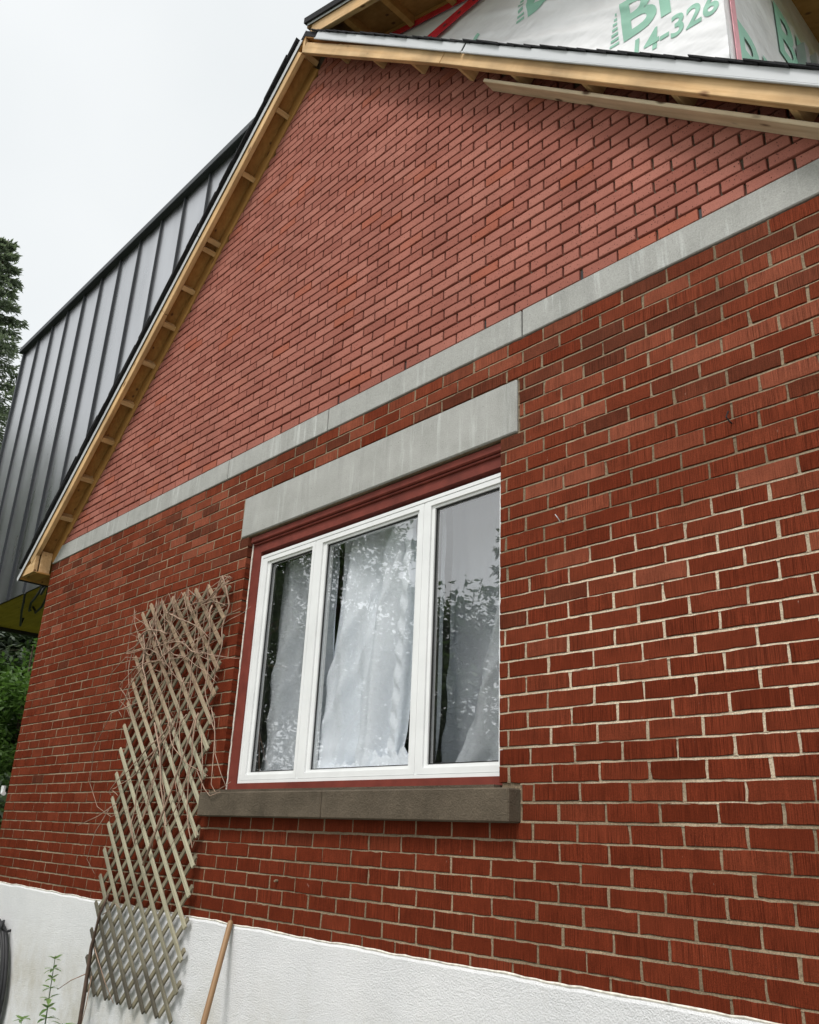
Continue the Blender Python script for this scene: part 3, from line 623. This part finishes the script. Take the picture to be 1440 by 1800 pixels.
def onface(x, z, rot=0.0, y=None):          # cheek wall, faces -y
    return Matrix.Translation((x, (YC - 0.021) if y is None else y, z)) @ Matrix.Rotation(-rot, 4, 'Y') @ Matrix.Rotation(R(90), 4, 'X')
def logo(x, z, rot, s_):
    text('BP', s_, onface(x, z, rot), shear=-0.12, sx=1.05)
    for k in range(7):
        l_ = s_ * (0.07 + 0.055 * (6 - k) / 6 * 1.2); zz = s_ * (0.01 + 0.088 * k)
        q = onface(x, z, rot); mb = MB(); mb.add([(-l_ - 0.012, zz, 0), (-0.006 - 0.012 * k * 0.3, zz, 0), (-0.006 - 0.012 * k * 0.3, zz + s_ * 0.045, 0), (-l_ - 0.012, zz + s_ * 0.045, 0)], [(0, 1, 2, 3)])
        o = mb.build('lettering', 'green_ink', dorm); o.data.transform(q); drape(o.data)
logo(0.60, 3.57, -0.10, 0.36); text('14-326', 0.17, onface(0.64, 3.405, -0.12), shear=0.0, sx=0.98)
logo(0.0, 4.27, -0.10, 0.39); text('6', 0.25, onface(-0.46, 4.29, -0.1), sx=1.0)
for (y, z) in ((0.80, 3.62), (0.27, 3.02)):
    wm = Matrix.Translation((DX + 0.009, y, z)) @ Matrix.Rotation(R(90), 4, 'Z') @ Matrix.Rotation(R(90), 4, 'X'); text('BP', 0.5, wm, cheek=False)
# small metal window buck on the dormer front
m = MB(); m.box(DX + 0.006, DX + 0.05, 1.08, 1.14, 3.0, 3.86); m.box(DX + 0.006, DX + 0.07, 1.19, 1.26, 3.0, 3.86); m.box(DX + 0.006, DX + 0.02, 1.14, 1.19, 3.0, 3.8); m.build('metal_flashing', 'galv', dorm)

# ---- little fixings on the wall
def fixing(pts, r_, mat_): MB().tube(pts, r_, 6).build('fixing', mat_, house)
fixing([(0.33, 0.004, 1.005), (0.33, -0.02, 1.005), (0.325, -0.03, 1.02), (0.315, -0.032, 1.035)], 0.0022, 'galv')
fixing([(1.06, 0.004, 1.2), (1.06, -0.015, 1.2), (1.055, -0.03, 1.215), (1.065, -0.03, 1.235)], 0.003, 'rubber')
fixing([(-1.40, 0.004, -0.43), (-1.40, -0.012, -0.43), (-1.405, -0.016, -0.435)], 0.006, 'mortar')
MB().tube([(XL - 0.02, -0.02, 0.0), (XL - 0.05, -0.02, 0.0), (XL - 0.05, -0.02, 0.06)], 0.018, 8).build('wall_cap', 'vinyl', house)

# ------------------------------------------------------------------ dark metal clad addition on the left
add = empty('metal_clad_addition', (-7.0, 3.0, GZ), 'dark standing-seam metal clad upper storey behind the left roof slope', 'addition')
MX0, MX1, MY, MZ0, MZ1 = -9.41, -3.0, 0.5, 2.19, 6.15
MB().box(MX0 + 0.004, MX1, MY + 0.02, 6.0, MZ0 + 0.012, MZ1 - 0.02).build('body', 'seam', add)
xs = [MX0] + [-8.88 + 0.505 * i for i in range(12)]
for i in range(len(xs) - 1):
    a_, b_ = xs[i] + 0.004, xs[i + 1] - 0.004; bow = rnd.uniform(0.0015, 0.004); tw = rnd.uniform(-0.002, 0.002); v, f = [], []
    for r_ in range(9):
        for q in range(5):
            u, w = q / 4, r_ / 8; v.append((a_ + (b_ - a_) * u, MY - bow * math.sin(math.pi * u) + tw * (u - 0.5) + 0.0015 * mnoise.noise((i * 3.1, w * 3, u)), MZ0 + (MZ1 - MZ0) * w))
    for r_ in range(8):
        for q in range(4): f.append((r_ * 5 + q, r_ * 5 + q + 1, r_ * 5 + q + 6, r_ * 5 + q + 5))
    obj('panel', v, f, 'metal', add, smooth=True)
    MB().box(xs[i + 1] - 0.004, xs[i + 1] + 0.004, MY - 0.028, MY + 0.004, MZ0, MZ1 - 0.01, 0.002).build('seam', 'seam', add)
MB().box(MX0 - 0.03, MX0 + 0.012, MY - 0.03, 6.0, MZ0 - 0.01, MZ1).build('corner_trim', 'seam', add)
MB().box(MX0 - 0.05, MX1, MY - 0.075, MY + 0.3, MZ1 - 0.002, MZ1 + 0.075, 0.006).build('coping', 'seam', add)
MB().box(MX0 + 0.02, -5.30, MY + 0.03, 6.0, MZ0 - 0.004, MZ0 + 0.010).build('plywood_soffit', 'ply', add)
MB().box(MX0 - 0.025, MX0 + 0.05, MY, 6.0, MZ0 - 0.05, MZ0 - 0.006).build('edge_trim', 'rubber', add)
for pts in ([(-6.75, 0.48, 2.185), (-6.9, 0.5, 2.12), (-7.2, 0.56, 2.10), (-7.45, 0.62, 2.12), (-7.7, 0.7, 2.11), (-8.0, 0.8, 2.15), (-8.1, 0.85, 2.185)], [(-6.8, 0.55, 2.185), (-6.95, 0.6, 2.08), (-7.2, 0.66, 2.04), (-7.6, 0.74, 2.05), (-7.8, 0.8, 2.12), (-7.9, 0.8, 2.185)], [(-7.35, 0.50, 2.185), (-7.42, 0.53, 2.1), (-7.7, 0.62, 2.05), (-8.2, 0.8, 2.0), (-8.5, 0.9, 2.08), (-8.6, 0.95, 2.185)], [(-6.5, 0.42, 2.185), (-6.55, 0.43, 2.1), (-6.75, 0.47, 2.06), (-6.8, 0.5, 2.14), (-6.85, 0.52, 2.185)]):
    tag(MB().tube(pts, 0.013, 6).build('cable', 'rubber', add), None)

# ------------------------------------------------------------------ curtains inside
def cloth(name, fn, nu, nv, label, par=None):
    v, f = [], []
    for i in range(nu + 1):
        for k in range(nv + 1): v.append(fn(i / nu, k / nv))
    for i in range(nu):
        for k in range(nv): a_ = i * (nv + 1) + k; f.append((a_, a_ + nv + 1, a_ + nv + 2, a_ + 1))
    o = obj(name, v, f, 'cloth', par, smooth=True); return tag(o, label, 'curtain', 'white curtains inside the window') if label else o
def mixf(a_, b_, t_): return a_ + (b_ - a_) * t_
def curt(xt0, xt1, xb0, xb1, y, folds, amp, ph, zt_=1.5, zb_=0.075):
    def fn(u, w):
        z = mixf(zb_, zt_, w); x = mixf(mixf(xb0, xb1, u), mixf(xt0, xt1, u), w ** 0.8)
        f1 = math.sin(folds * u * 6.28 + ph + 1.6 * math.sin(w * 2.2 + ph)); f2 = math.sin(folds * 2.3 * u * 6.28 + 2 * ph + 4.0 * w)
        yy = y + amp * (0.5 + 0.7 * (1 - w)) * (math.copysign(abs(f1) ** 0.7, f1) + 0.35 * f2) + 0.03 * mnoise.noise((u * 3 + 2 * w, w * 2.2, ph))
        dg = (u * 0.8 - w * 1.1 + 0.35); yy -= 0.02 * math.exp(-(dg / 0.05) ** 2) + 0.014 * math.exp(-((dg - 0.22) / 0.04) ** 2)      # pulled diagonal creases
        if w < 0.14: q = 1 - w / 0.14; yy += q * (0.02 * mnoise.noise((u * 13, w * 30, ph)) - 0.025) ; z += 0.03 * mnoise.noise((u * 9, 3, ph)) * q
        return (x, yy, z)
    return fn
cloth('curtain', curt(-1.86, -1.33, -1.93, -1.30, 0.175, 2.2, 0.024, 0.4), 40, 40, 'grey-looking white curtain behind the narrow left pane')
ca = cloth('curtain', curt(-1.30, -0.70, -1.36, -0.76, 0.175, 2.0, 0.036, 1.3), 60, 60, 'bright white curtain filling the middle pane')
cloth('hem_band', lambda u, w: (mixf(-0.80, -0.755, u) + 0.07 * w + 0.004 * math.sin(w * 60), 0.130 + 0.006 * math.sin(w * 75 + u * 3) + 0.01 * w, mixf(0.10, 1.48, w)), 5, 110, None, ca)
cloth('curtain', curt(-0.70, -0.16, -0.66, 0.10, 0.40, 2.4, 0.03, 2.2), 50, 40, 'shadowed back curtain behind the right pane')
cloth('curtain', curt(-0.04, 0.2, -0.42, 0.14, 0.19, 1.6, 0.026, 3.0), 40, 50, 'white curtain drawn aside in a diagonal across the right pane')
cloth('curtain', curt(-0.66, -0.50, -0.70, -0.50, 0.195, 1.4, 0.02, 0.9, 1.5, 0.075), 24, 30, 'narrow white curtain edge beside the hem band at the right of the middle pane')
def heap(x0, x1, h, ph):
    return lambda u, w: (mixf(x0, x1, u), 0.112 + 0.05 * w + 0.008 * mnoise.noise((u * 9, w * 5, ph)), 0.085 + h * math.sin(math.pi * min(1, w * 1.1)) * (0.5 + 0.9 * abs(mnoise.noise((u * 6, w * 2.2, ph)))) + 0.01 * mnoise.noise((u * 22, w * 9, ph)))
cloth('bunched_hem', heap(-1.30, -0.98, 0.05, 1.0), 40, 10, None, ca)
cloth('bunched_hem', heap(-0.98, -0.60, 0.11, 4.0), 44, 12, None, ca)

# ------------------------------------------------------------------ trellis, vine, pole, hose, weeds
TX0, TX1, TZ0, TZ1 = -3.205, -2.125, -1.14, 1.222
tre = empty('lattice_trellis', ((TX0 + TX1) / 2, -0.03, TZ0), 'tall weathered wooden lattice trellis leaning on the wall left of the window', 'trellis')
SP, SW = 0.1486, 0.026
def slat(direction, cc, ycen):
    # line z = direction*x + cc clipped to rectangle
    ps = []
    for x in (TX0, TX1):
        z = direction * x + cc
        if TZ0 <= z <= TZ1: ps.append((x, z))
    for z in (TZ0, TZ1):
        x = (z - cc) / direction
        if TX0 < x < TX1: ps.append((x, z))
    if len(ps) < 2: return
    ps.sort(); (xa, za), (xb, zb) = ps[0], ps[-1]
    if math.hypot(xb - xa, zb - za) < 0.06: return
    e = 0.004; dv = Vector((xb - xa, 0, zb - za)).normalized(); a_ = Vector((xa, 0, za)) - dv * (e + rnd.uniform(0, .008)); b_ = Vector((xb, 0, zb)) + dv * (e + rnd.uniform(0, .008))
    zm = (za + zb) / 2
    Z = Vector((0, 1, 0)); Xv = dv; Yv = Z.cross(Xv)
    # back slats take the darker brown that has their shade painted in
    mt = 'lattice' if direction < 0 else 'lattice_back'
    lean = lambda z: -0.012 - 0.02 * (TZ1 - z) / (TZ1 - TZ0)
    wm = Matrix((Xv, Yv, Z)).transposed().to_4x4(); wm.translation = a_ + Vector((0, ycen + lean(zm), 0))
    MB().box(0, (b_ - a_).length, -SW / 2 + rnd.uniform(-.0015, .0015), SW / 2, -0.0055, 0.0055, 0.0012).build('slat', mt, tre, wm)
for i in range(-2, 30):
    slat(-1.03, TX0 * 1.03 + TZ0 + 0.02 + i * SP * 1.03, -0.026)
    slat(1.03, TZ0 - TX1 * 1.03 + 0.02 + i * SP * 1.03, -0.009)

vine = empty('dead_vine', (-3.12, -0.07, GZ), 'leafless dried vine tangled over the lattice trellis', 'vine')
m = MB(); pts = [(-3.20, -0.09, GZ), (-3.17, -0.085, -1.5), (-3.12, -0.08, -1.3), (-3.13, -0.075, -1.1), (-3.14, -0.07, -0.9), (-3.10, -0.07, -0.72), (-3.02, -0.07, -0.6)]
m.tube(pts, [0.014, 0.013, 0.012, 0.013, 0.011, 0.009, 0.006], 7); m.build('stem', 'vine_dark', vine, smooth=True)
def walk(p0, ang, n, step, r0, curl, yb=-0.06, drift=0.0, bounds=None):
    p_ = Vector(p0); pts = [p_.copy()]; a_ = ang; kk = rnd.uniform(-curl, curl)
    for i in range(n):
        kk = 0.75 * kk + rnd.uniform(-curl, curl) * 0.5; a_ += kk
        p_ = p_ + Vector((math.cos(a_) * step, 0, math.sin(a_) * step + drift)); p_.y = yb + 0.022 * mnoise.noise((p_.x * 7, p_.z * 7, r0 * 900)) - 0.01
        if bounds:
            if p_.x < bounds[0] or p_.x > bounds[1]: a_ = math.pi - a_
            if p_.z < bounds[2] or p_.z > bounds[3]: a_ = -a_
        pts.append(p_.copy())
    return pts
def tendril(pts, r0, mat_='vine', nm='tendril'):
    n = len(pts); MB().tube(pts, [r0 * (1 - 0.65 * i / n) for i in range(n)], 5).build(nm, mat_, vine, smooth=True)
bd = (-3.30, -2.06, 0.45, 1.22)
for i in range(44): tendril(walk((rnd.uniform(-3.1, -2.2), -0.06, rnd.uniform(0.72, 1.16)), rnd.choice((0.25, 3.3, -1.4, 1.7)) + rnd.uniform(-.6, .6), rnd.randint(14, 30), 0.035, rnd.uniform(0.0022, 0.0042), 0.15, bounds=bd), rnd.choice((0.002, 0.003, 0.0038, 0.0065)))
for i in range(11): tendril(walk((rnd.uniform(-2.7, -2.2), -0.06, rnd.uniform(0.2, 0.75)), -1.9 + rnd.uniform(-.5, .7), rnd.randint(16, 30), 0.035, 0.003, 0.16, bounds=(-3.2, -2.08, -0.3, 1.2)), rnd.choice((0.0022, 0.003, 0.004, 0.006)))
for i in range(7): tendril(walk((rnd.uniform(-2.95, -2.4), -0.06, rnd.uniform(0.78, 0.92)), 0.1 + rnd.uniform(-.2, .2), 16, 0.04, 0.003, 0.08), 0.0036)
tendril([(-2.75, -0.07, 0.40), (-2.62, -0.075, 0.22), (-2.55, -0.075, 0.02), (-2.42, -0.075, -0.2), (-2.30, -0.07, -0.05), (-2.25, -0.07, 0.15)], 0.006)
tendril([(-2.62, -0.08, -0.42), (-2.52, -0.08, -0.22), (-2.42, -0.078, -0.02), (-2.33, -0.072, 0.20), (-2.26, -0.07, 0.40)], 0.0085)
for pts in ([(-3.1, -0.06, 0.85), (-3.3, -0.07, 0.88), (-3.5, -0.06, 0.80), (-3.62, -0.05, 0.62)], [(-3.05, -0.06, 0.55), (-3.35, -0.09, 0.50), (-3.5, -0.1, 0.28), (-3.5, -0.09, 0.05), (-3.35, -0.08, -0.1), (-3.15, -0.07, -0.16), (-2.9, -0.07, -0.1)], [(-3.1, -0.07, -0.08), (-3.3, -0.09, -0.16), (-3.55, -0.1, -0.22)], [(-3.2, -0.06, -0.1), (-3.34, -0.07, -0.25), (-3.4, -0.07, -0.42), (-3.28, -0.06, -0.5)],
            [(-2.15, -0.05, 0.42), (-2.02, -0.07, 0.30), (-1.98, -0.08, 0.02), (-1.93, -0.08, -0.02), (-1.78, -0.085, 0.03)], [(-2.13, -0.05, 0.45), (-2.04, -0.07, 0.36), (-1.96, -0.09, 0.18), (-1.86, -0.1, 0.07), (-1.79, -0.1, 0.0)], [(-2.2, -0.05, 0.1), (-2.08, -0.06, 0.0), (-1.98, -0.08, -0.04), (-1.88, -0.08, -0.02)], [(-2.2, -0.05, 0.3), (-2.12, -0.06, 0.1), (-2.1, -0.06, -0.12)],
            [(-3.08, -0.06, -0.72), (-2.98, -0.09, -0.7), (-2.86, -0.1, -0.64), (-2.78, -0.1, -0.66)], [(-3.1, -0.07, -0.9), (-3.03, -0.09, -0.92), (-2.85, -0.09, -1.06), (-2.72, -0.09, -1.14)], [(-3.16, -0.07, -1.05), (-3.3, -0.09, -1.1), (-3.45, -0.1, -1.17)], [(-3.08, -0.07, -1.05), (-3.07, -0.08, -1.2), (-3.1, -0.08, -1.32)]):
    tendril(pts, 0.0034)

pole = empty('wooden_pole', (-1.50, -0.36, GZ), 'brown wooden broom-handle pole leaning on the white foundation under the window', 'pole')
pa, pb = Vector((-1.53, -0.40, GZ)), Vector((-1.735, -0.022, -0.635)); dv = (pb - pa).normalized(); Ln = (pb - pa).length
Yv = dv.cross(Vector((0, 1, 0))).normalized(); Zv = dv.cross(Yv); wm = Matrix((dv, Yv, Zv)).transposed().to_4x4(); wm.translation = pa
MB().tube([(0, 0, 0), (Ln * 0.5, 0.002, 0), (Ln - 0.012, 0, 0), (Ln - 0.004, 0, 0), (Ln, 0, 0)], [0.0145, 0.0145, 0.0145, 0.012, 0.006], 14).build('shaft', 'handle', pole, wm, smooth=True)

hose = empty('coiled_hose', (-4.55, -0.08, GZ), 'black hose hung in a coil on the white foundation at the far left', 'hose')
hx, hz = -4.74, -1.33
for i in range(6):
    rx, rz = 0.27 + 0.017 * i - (0.03 if i % 2 else 0), 0.33 + 0.015 * i; yy = -0.04 - 0.017 * (i % 3)
    MB().tube([(hx + rx * math.cos(w), yy, hz + rz * math.sin(w) - 0.04 * math.cos(2 * w)) for w in [2 * math.pi * k / 40 for k in range(41)]], 0.0125, 8, False).build('coil', 'rubber', hose, smooth=True)
MB().tube([(-4.60, 0.0, -0.95), (-4.59, -0.05, -0.96), (-4.575, -0.085, -0.935), (-4.555, -0.09, -0.88)], 0.009, 8).build('hook', 'rubber', hose, smooth=True)

def leafshape(L_, w_):                        # folded pointed leaf along +x
    return [(0, 0, 0), (L_ * 0.35, w_, 0.12 * w_), (L_ * 0.4, 0, -0.1 * w_), (L_ * 0.35, -w_, 0.12 * w_), (L_ * 0.75, w_ * 0.6, -0.05 * L_), (L_ * 0.75, 0, -0.08 * L_), (L_ * 0.75, -w_ * 0.6, -0.05 * L_), (L_, 0, -0.2 * L_)], [(0, 2, 1), (0, 3, 2), (1, 2, 5, 4), (2, 3, 6, 5), (4, 5, 7), (5, 6, 7)]
def weed(loc, top_, n, label, sz=1.0):
    w = empty('weed', loc, label, 'weed', 'weeds by the foundation'); lx, ly, lz = loc
    bend = rnd.uniform(-0.03, 0.03); P = lambda u: Vector((mixf(lx, top_[0], u) + bend * math.sin(u * 3.1), mixf(ly, top_[1], u), mixf(lz, top_[2], u)))
    MB().tube([P(i / 10) for i in range(11)], [0.006 * (1 - 0.7 * i / 10) for i in range(11)], 6).build('stem', 'weed', w)
    for i in range(n):
        u = 0.45 + 0.53 * i / (n - 1); a0 = rnd.uniform(0, 3.1); k_ = 4 if i < n - 2 else 6
        for q in range(k_):
            L_ = sz * (0.115 - 0.065 * u) * rnd.uniform(0.8, 1.25); v, f = leafshape(L_, L_ * 0.24)
            wm = Matrix.Translation(P(u)) @ Matrix.Rotation(a0 + q * 6.28 / k_ + rnd.uniform(-.3, .3), 4, 'Z') @ Matrix.Rotation(-rnd.uniform(-0.35, 0.6), 4, 'Y')
            tr_ = rnd.random(); obj('leaf', v, f, 'weed', w, wm, tone=[(tr_, 0, 0)] * len(v))
weed((-3.05, -0.30, GZ), (-3.10, -0.30, -0.935), 10, 'tall thin weed with whorled leaves before the white foundation', 0.95)
weed((-2.86, -0.30, GZ), (-2.86, -0.30, -1.24), 6, 'low leafy weed beside the taller one at the bottom edge', 1.2)
weed((-3.40, -0.30, GZ), (-3.42, -0.30, -1.30), 5, 'short weed tip at the bottom left corner under the hose', 1.2)
fl = empty('purple_flower', (-2.1, -0.28, GZ), 'small purple flower just showing under the trellis', 'flower')
MB().tube([(-2.1, -0.28, GZ), (-2.12, -0.28, -1.18)], [0.004, 0.002], 6).build('stem', 'weed', fl)
for i in range(14):
    L_ = 0.022; v, f = leafshape(L_, L_ * 0.35)
    wm = Matrix.Translation((-2.12 + rnd.uniform(-.03, .03), -0.28 + rnd.uniform(-.02, .02), -1.165 + rnd.uniform(-.03, .012))) @ Euler((rnd.uniform(0, 6), rnd.uniform(0, 6), rnd.uniform(0, 6))).to_matrix().to_4x4()
    obj('petal', v, f, 'petal', fl, wm, tone=[(rnd.random(), 0, 0)] * len(v))

# ------------------------------------------------------------------ trees
def leaves(centres, per, spread, size, asp=0.5, droop=0.0):
    V, F, T = [], [], []
    for (cx, cy, cz, cr) in centres:
        tone0 = rnd.uniform(0.1, 0.75)
        for _ in range(per):
            d = Vector((rnd.gauss(0, 1), rnd.gauss(0, 1), rnd.gauss(0, 0.8))); d = d.normalized() * cr * (rnd.random() ** 0.45)
            p_ = Vector((cx, cy, cz)) + d; s_ = size * rnd.uniform(0.6, 1.3)
            a_ = Vector((rnd.gauss(0, 1), rnd.gauss(0, 1), rnd.gauss(0, 0.6) - droop)).normalized(); b_ = a_.cross(Vector((rnd.gauss(0, .5), rnd.gauss(0, .5), 1))).normalized()
            o = len(V); V += [p_, p_ + a_ * s_ * 0.45 + b_ * s_ * asp * 0.5, p_ + a_ * s_, p_ + a_ * s_ * 0.45 - b_ * s_ * asp * 0.5]; F.append((o, o + 1, o + 2, o + 3))
            tt = min(1, max(0, tone0 + rnd.uniform(-.25, .25))); T += [(tt, 0, 0)] * 4
    return V, F, T
def broad(loc, h, rx, ry, base_, ncl, per, size, label, cat='tree', mat_='leaf', group=None, trunk_r=0.14, nm='broadleaf_tree', loose=0.42):
    t_ = empty(nm, loc, label, cat, group); m = MB(); zc = (h + base_) / 2; rz = (h - base_) / 2; cs = []
    for i in range(ncl):
        d = Vector((rnd.gauss(0, 1), rnd.gauss(0, 1), rnd.gauss(0, 1))).normalized() * (rnd.random() ** 0.4)
        cs.append((d.x * rx, d.y * ry, zc + d.z * rz, loose * rnd.uniform(0.6, 1.3)))
    m.tube([(0, 0, 0), (0.05, 0.02, base_ * 0.6), (0, 0.05, base_ + rz * 0.6), (0.05, 0, h * 0.85)], [trunk_r, trunk_r * 0.8, trunk_r * 0.55, trunk_r * 0.15], 8)
    for c_ in cs[:14]:
        z0 = base_ * 0.7 + rnd.random() * rz * 0.6; m.tube([(0.02, 0.02, z0), (c_[0] * 0.5, c_[1] * 0.5, (z0 + c_[2]) / 2 + 0.1), (c_[0], c_[1], c_[2])], [trunk_r * 0.4, trunk_r * 0.25, trunk_r * 0.06], 5)
    wm = Matrix.Translation(loc); m.build('trunk', 'bark', t_, wm); V, F, T = leaves(cs, per, 0, size); obj('crown', V, F, mat_, t_, wm, tone=T); return t_
def spruce(loc, h, r0, nb, label, group=None, size=0.16, per=34):
    t_ = empty('spruce_tree', loc, label, 'tree', group); m = MB(); m.tube([(0, 0, 0), (0, 0, h * 0.5), (0, 0, h)], [h * 0.018, h * 0.011, 0.01], 8); V, F, T = [], [], []
    for i in range(nb):
        u = (i + rnd.random()) / nb; z = 0.08 * h + 0.92 * h * u; L_ = r0 * (1 - u) ** 0.85 * rnd.uniform(0.7, 1.15) + 0.12; a_ = i * 2.4 + rnd.uniform(-.3, .3)
        d = Vector((math.cos(a_), math.sin(a_), 0)); pts = [Vector((0, 0, z)) + d * L_ * w + Vector((0, 0, -0.22 * L_ * w + 0.16 * L_ * w * w * w)) for w in (0, .35, .7, 1)]
        m.tube(pts, [0.03 * (1 - u) + 0.008, 0.02 * (1 - u) + .006, 0.008, 0.004], 4, False); tone0 = rnd.uniform(0.15, 0.8); side = d.cross(Vector((0, 0, 1)))
        n = int(per * (0.4 + L_))
        for _ in range(n):
            w = rnd.random() ** 0.7; p_ = Vector((0, 0, z)) + d * L_ * w + Vector((0, 0, -0.22 * L_ * w + 0.16 * L_ * w ** 3)) + side * rnd.gauss(0, 0.16) * L_ * (0.25 + 0.75 * w) + Vector((0, 0, -abs(rnd.gauss(0, 0.07)) * (0.5 + L_ * 0.5)))
            dd = (d * rnd.uniform(0.2, 1) + side * rnd.uniform(-1, 1) + Vector((0, 0, rnd.uniform(-0.7, 0.35)))).normalized(); bb = dd.cross(Vector((rnd.gauss(0, .6), rnd.gauss(0, .6), 1))).normalized(); s_ = size * rnd.uniform(0.6, 1.4)
            o = len(V); V += [p_, p_ + dd * s_ * 0.5 + bb * s_ * 0.16, p_ + dd * s_, p_ + dd * s_ * 0.5 - bb * s_ * 0.16]; F.append((o, o + 1, o + 2, o + 3)); T += [(min(1, max(0, tone0 + rnd.uniform(-.25, .25))), 0, 0)] * 4
    wm = Matrix.Translation(loc); m.build('trunk', 'bark', t_, wm); obj('crown', V, F, 'needle', t_, wm, tone=T); return t_
spruce((-15.9, 1.33, GZ), 14.1, 2.8, 280, 'tall spruce tree rising at the left edge behind the metal addition', None, 0.12, 190)
broad((-12.6, 2.5, GZ), 5.2, 1.5, 1.7, 0.4, 90, 330, 0.12, 'bright green leafy shrub under the overhanging addition', 'shrub', 'leaf', 'shrubs beyond the left corner', 0.08, 'leafy_shrub', 0.42)
broad((-10.6, 1.5, GZ), 2.3, 0.8, 0.7, 0.2, 34, 130, 0.13, 'low dark shrub hugging the far left corner of the brick wall', 'shrub', 'dleaf', 'shrubs beyond the left corner', 0.05, 'leafy_shrub', 0.35)
broad((-17.5, 4.4, GZ), 7.2, 2.8, 2.6, 0.3, 130, 300, 0.2, 'dense dark tree behind the bright shrub at the left', 'tree', 'dleaf', 'shrubs beyond the left corner', 0.14, 'broadleaf_tree', 0.7)
# garden trees in front of the house, seen as reflections
G = 'garden trees mirrored in the window'
broad((-12.2, -8.6, GZ), 9.4, 2.4, 1.7, 3.0, 70, 190, 0.17, 'loose leafy garden tree mirrored in the middle pane', 'tree', 'dleaf', G, 0.15, 'broadleaf_tree', 0.62)
broad((-17.0, -9.2, GZ), 9.8, 2.8, 2.2, 1.0, 80, 190, 0.2, 'dense garden tree mirrored in the left pane', 'tree', 'dleaf', G, 0.17, 'broadleaf_tree', 0.8)
broad((-9.2, -10.0, GZ), 6.9, 1.9, 1.5, 0.3, 60, 190, 0.19, 'lower garden tree mirrored in the right pane', 'tree', 'dleaf', G, 0.14, 'broadleaf_tree', 0.75)
broad((-13.0, -11.5, GZ), 7.0, 2.6, 1.5, 0.2, 70, 190, 0.21, 'broad garden tree mirrored low in the middle pane', 'tree', 'dleaf', G, 0.14, 'broadleaf_tree', 0.85)
spruce((-10.9, -13.2, GZ), 9.9, 1.7, 120, 'garden spruce mirrored at the right edge of the right pane', G, 0.2, 46)
broad((-24.0, -4.6, GZ), 12.8, 3.2, 2.4, 0.6, 144, 260, 0.26, 'large tree mirrored in the lower metal cladding', 'tree', 'dleaf', G, 0.2, 'broadleaf_tree', 1.1)
broad((-31.0, -6.8, GZ), 15.5, 4.2, 3.6, 0.6, 144, 260, 0.32, 'far large tree mirrored in the metal cladding', 'tree', 'dleaf', G, 0.24, 'broadleaf_tree', 1.4)
broad((-19.0, -3.7, GZ), 10.8, 2.6, 1.8, 0.4, 144, 260, 0.24, 'tall tree mirrored beside the lowest metal panels', 'tree', 'dleaf', G, 0.18, 'broadleaf_tree', 0.95)
broad((-14.6, -4.6, GZ), 8.2, 1.9, 1.6, 0.4, 112, 260, 0.2, 'smaller tree mirrored near the foot of the metal cladding', 'tree', 'dleaf', G, 0.15, 'broadleaf_tree', 0.8)
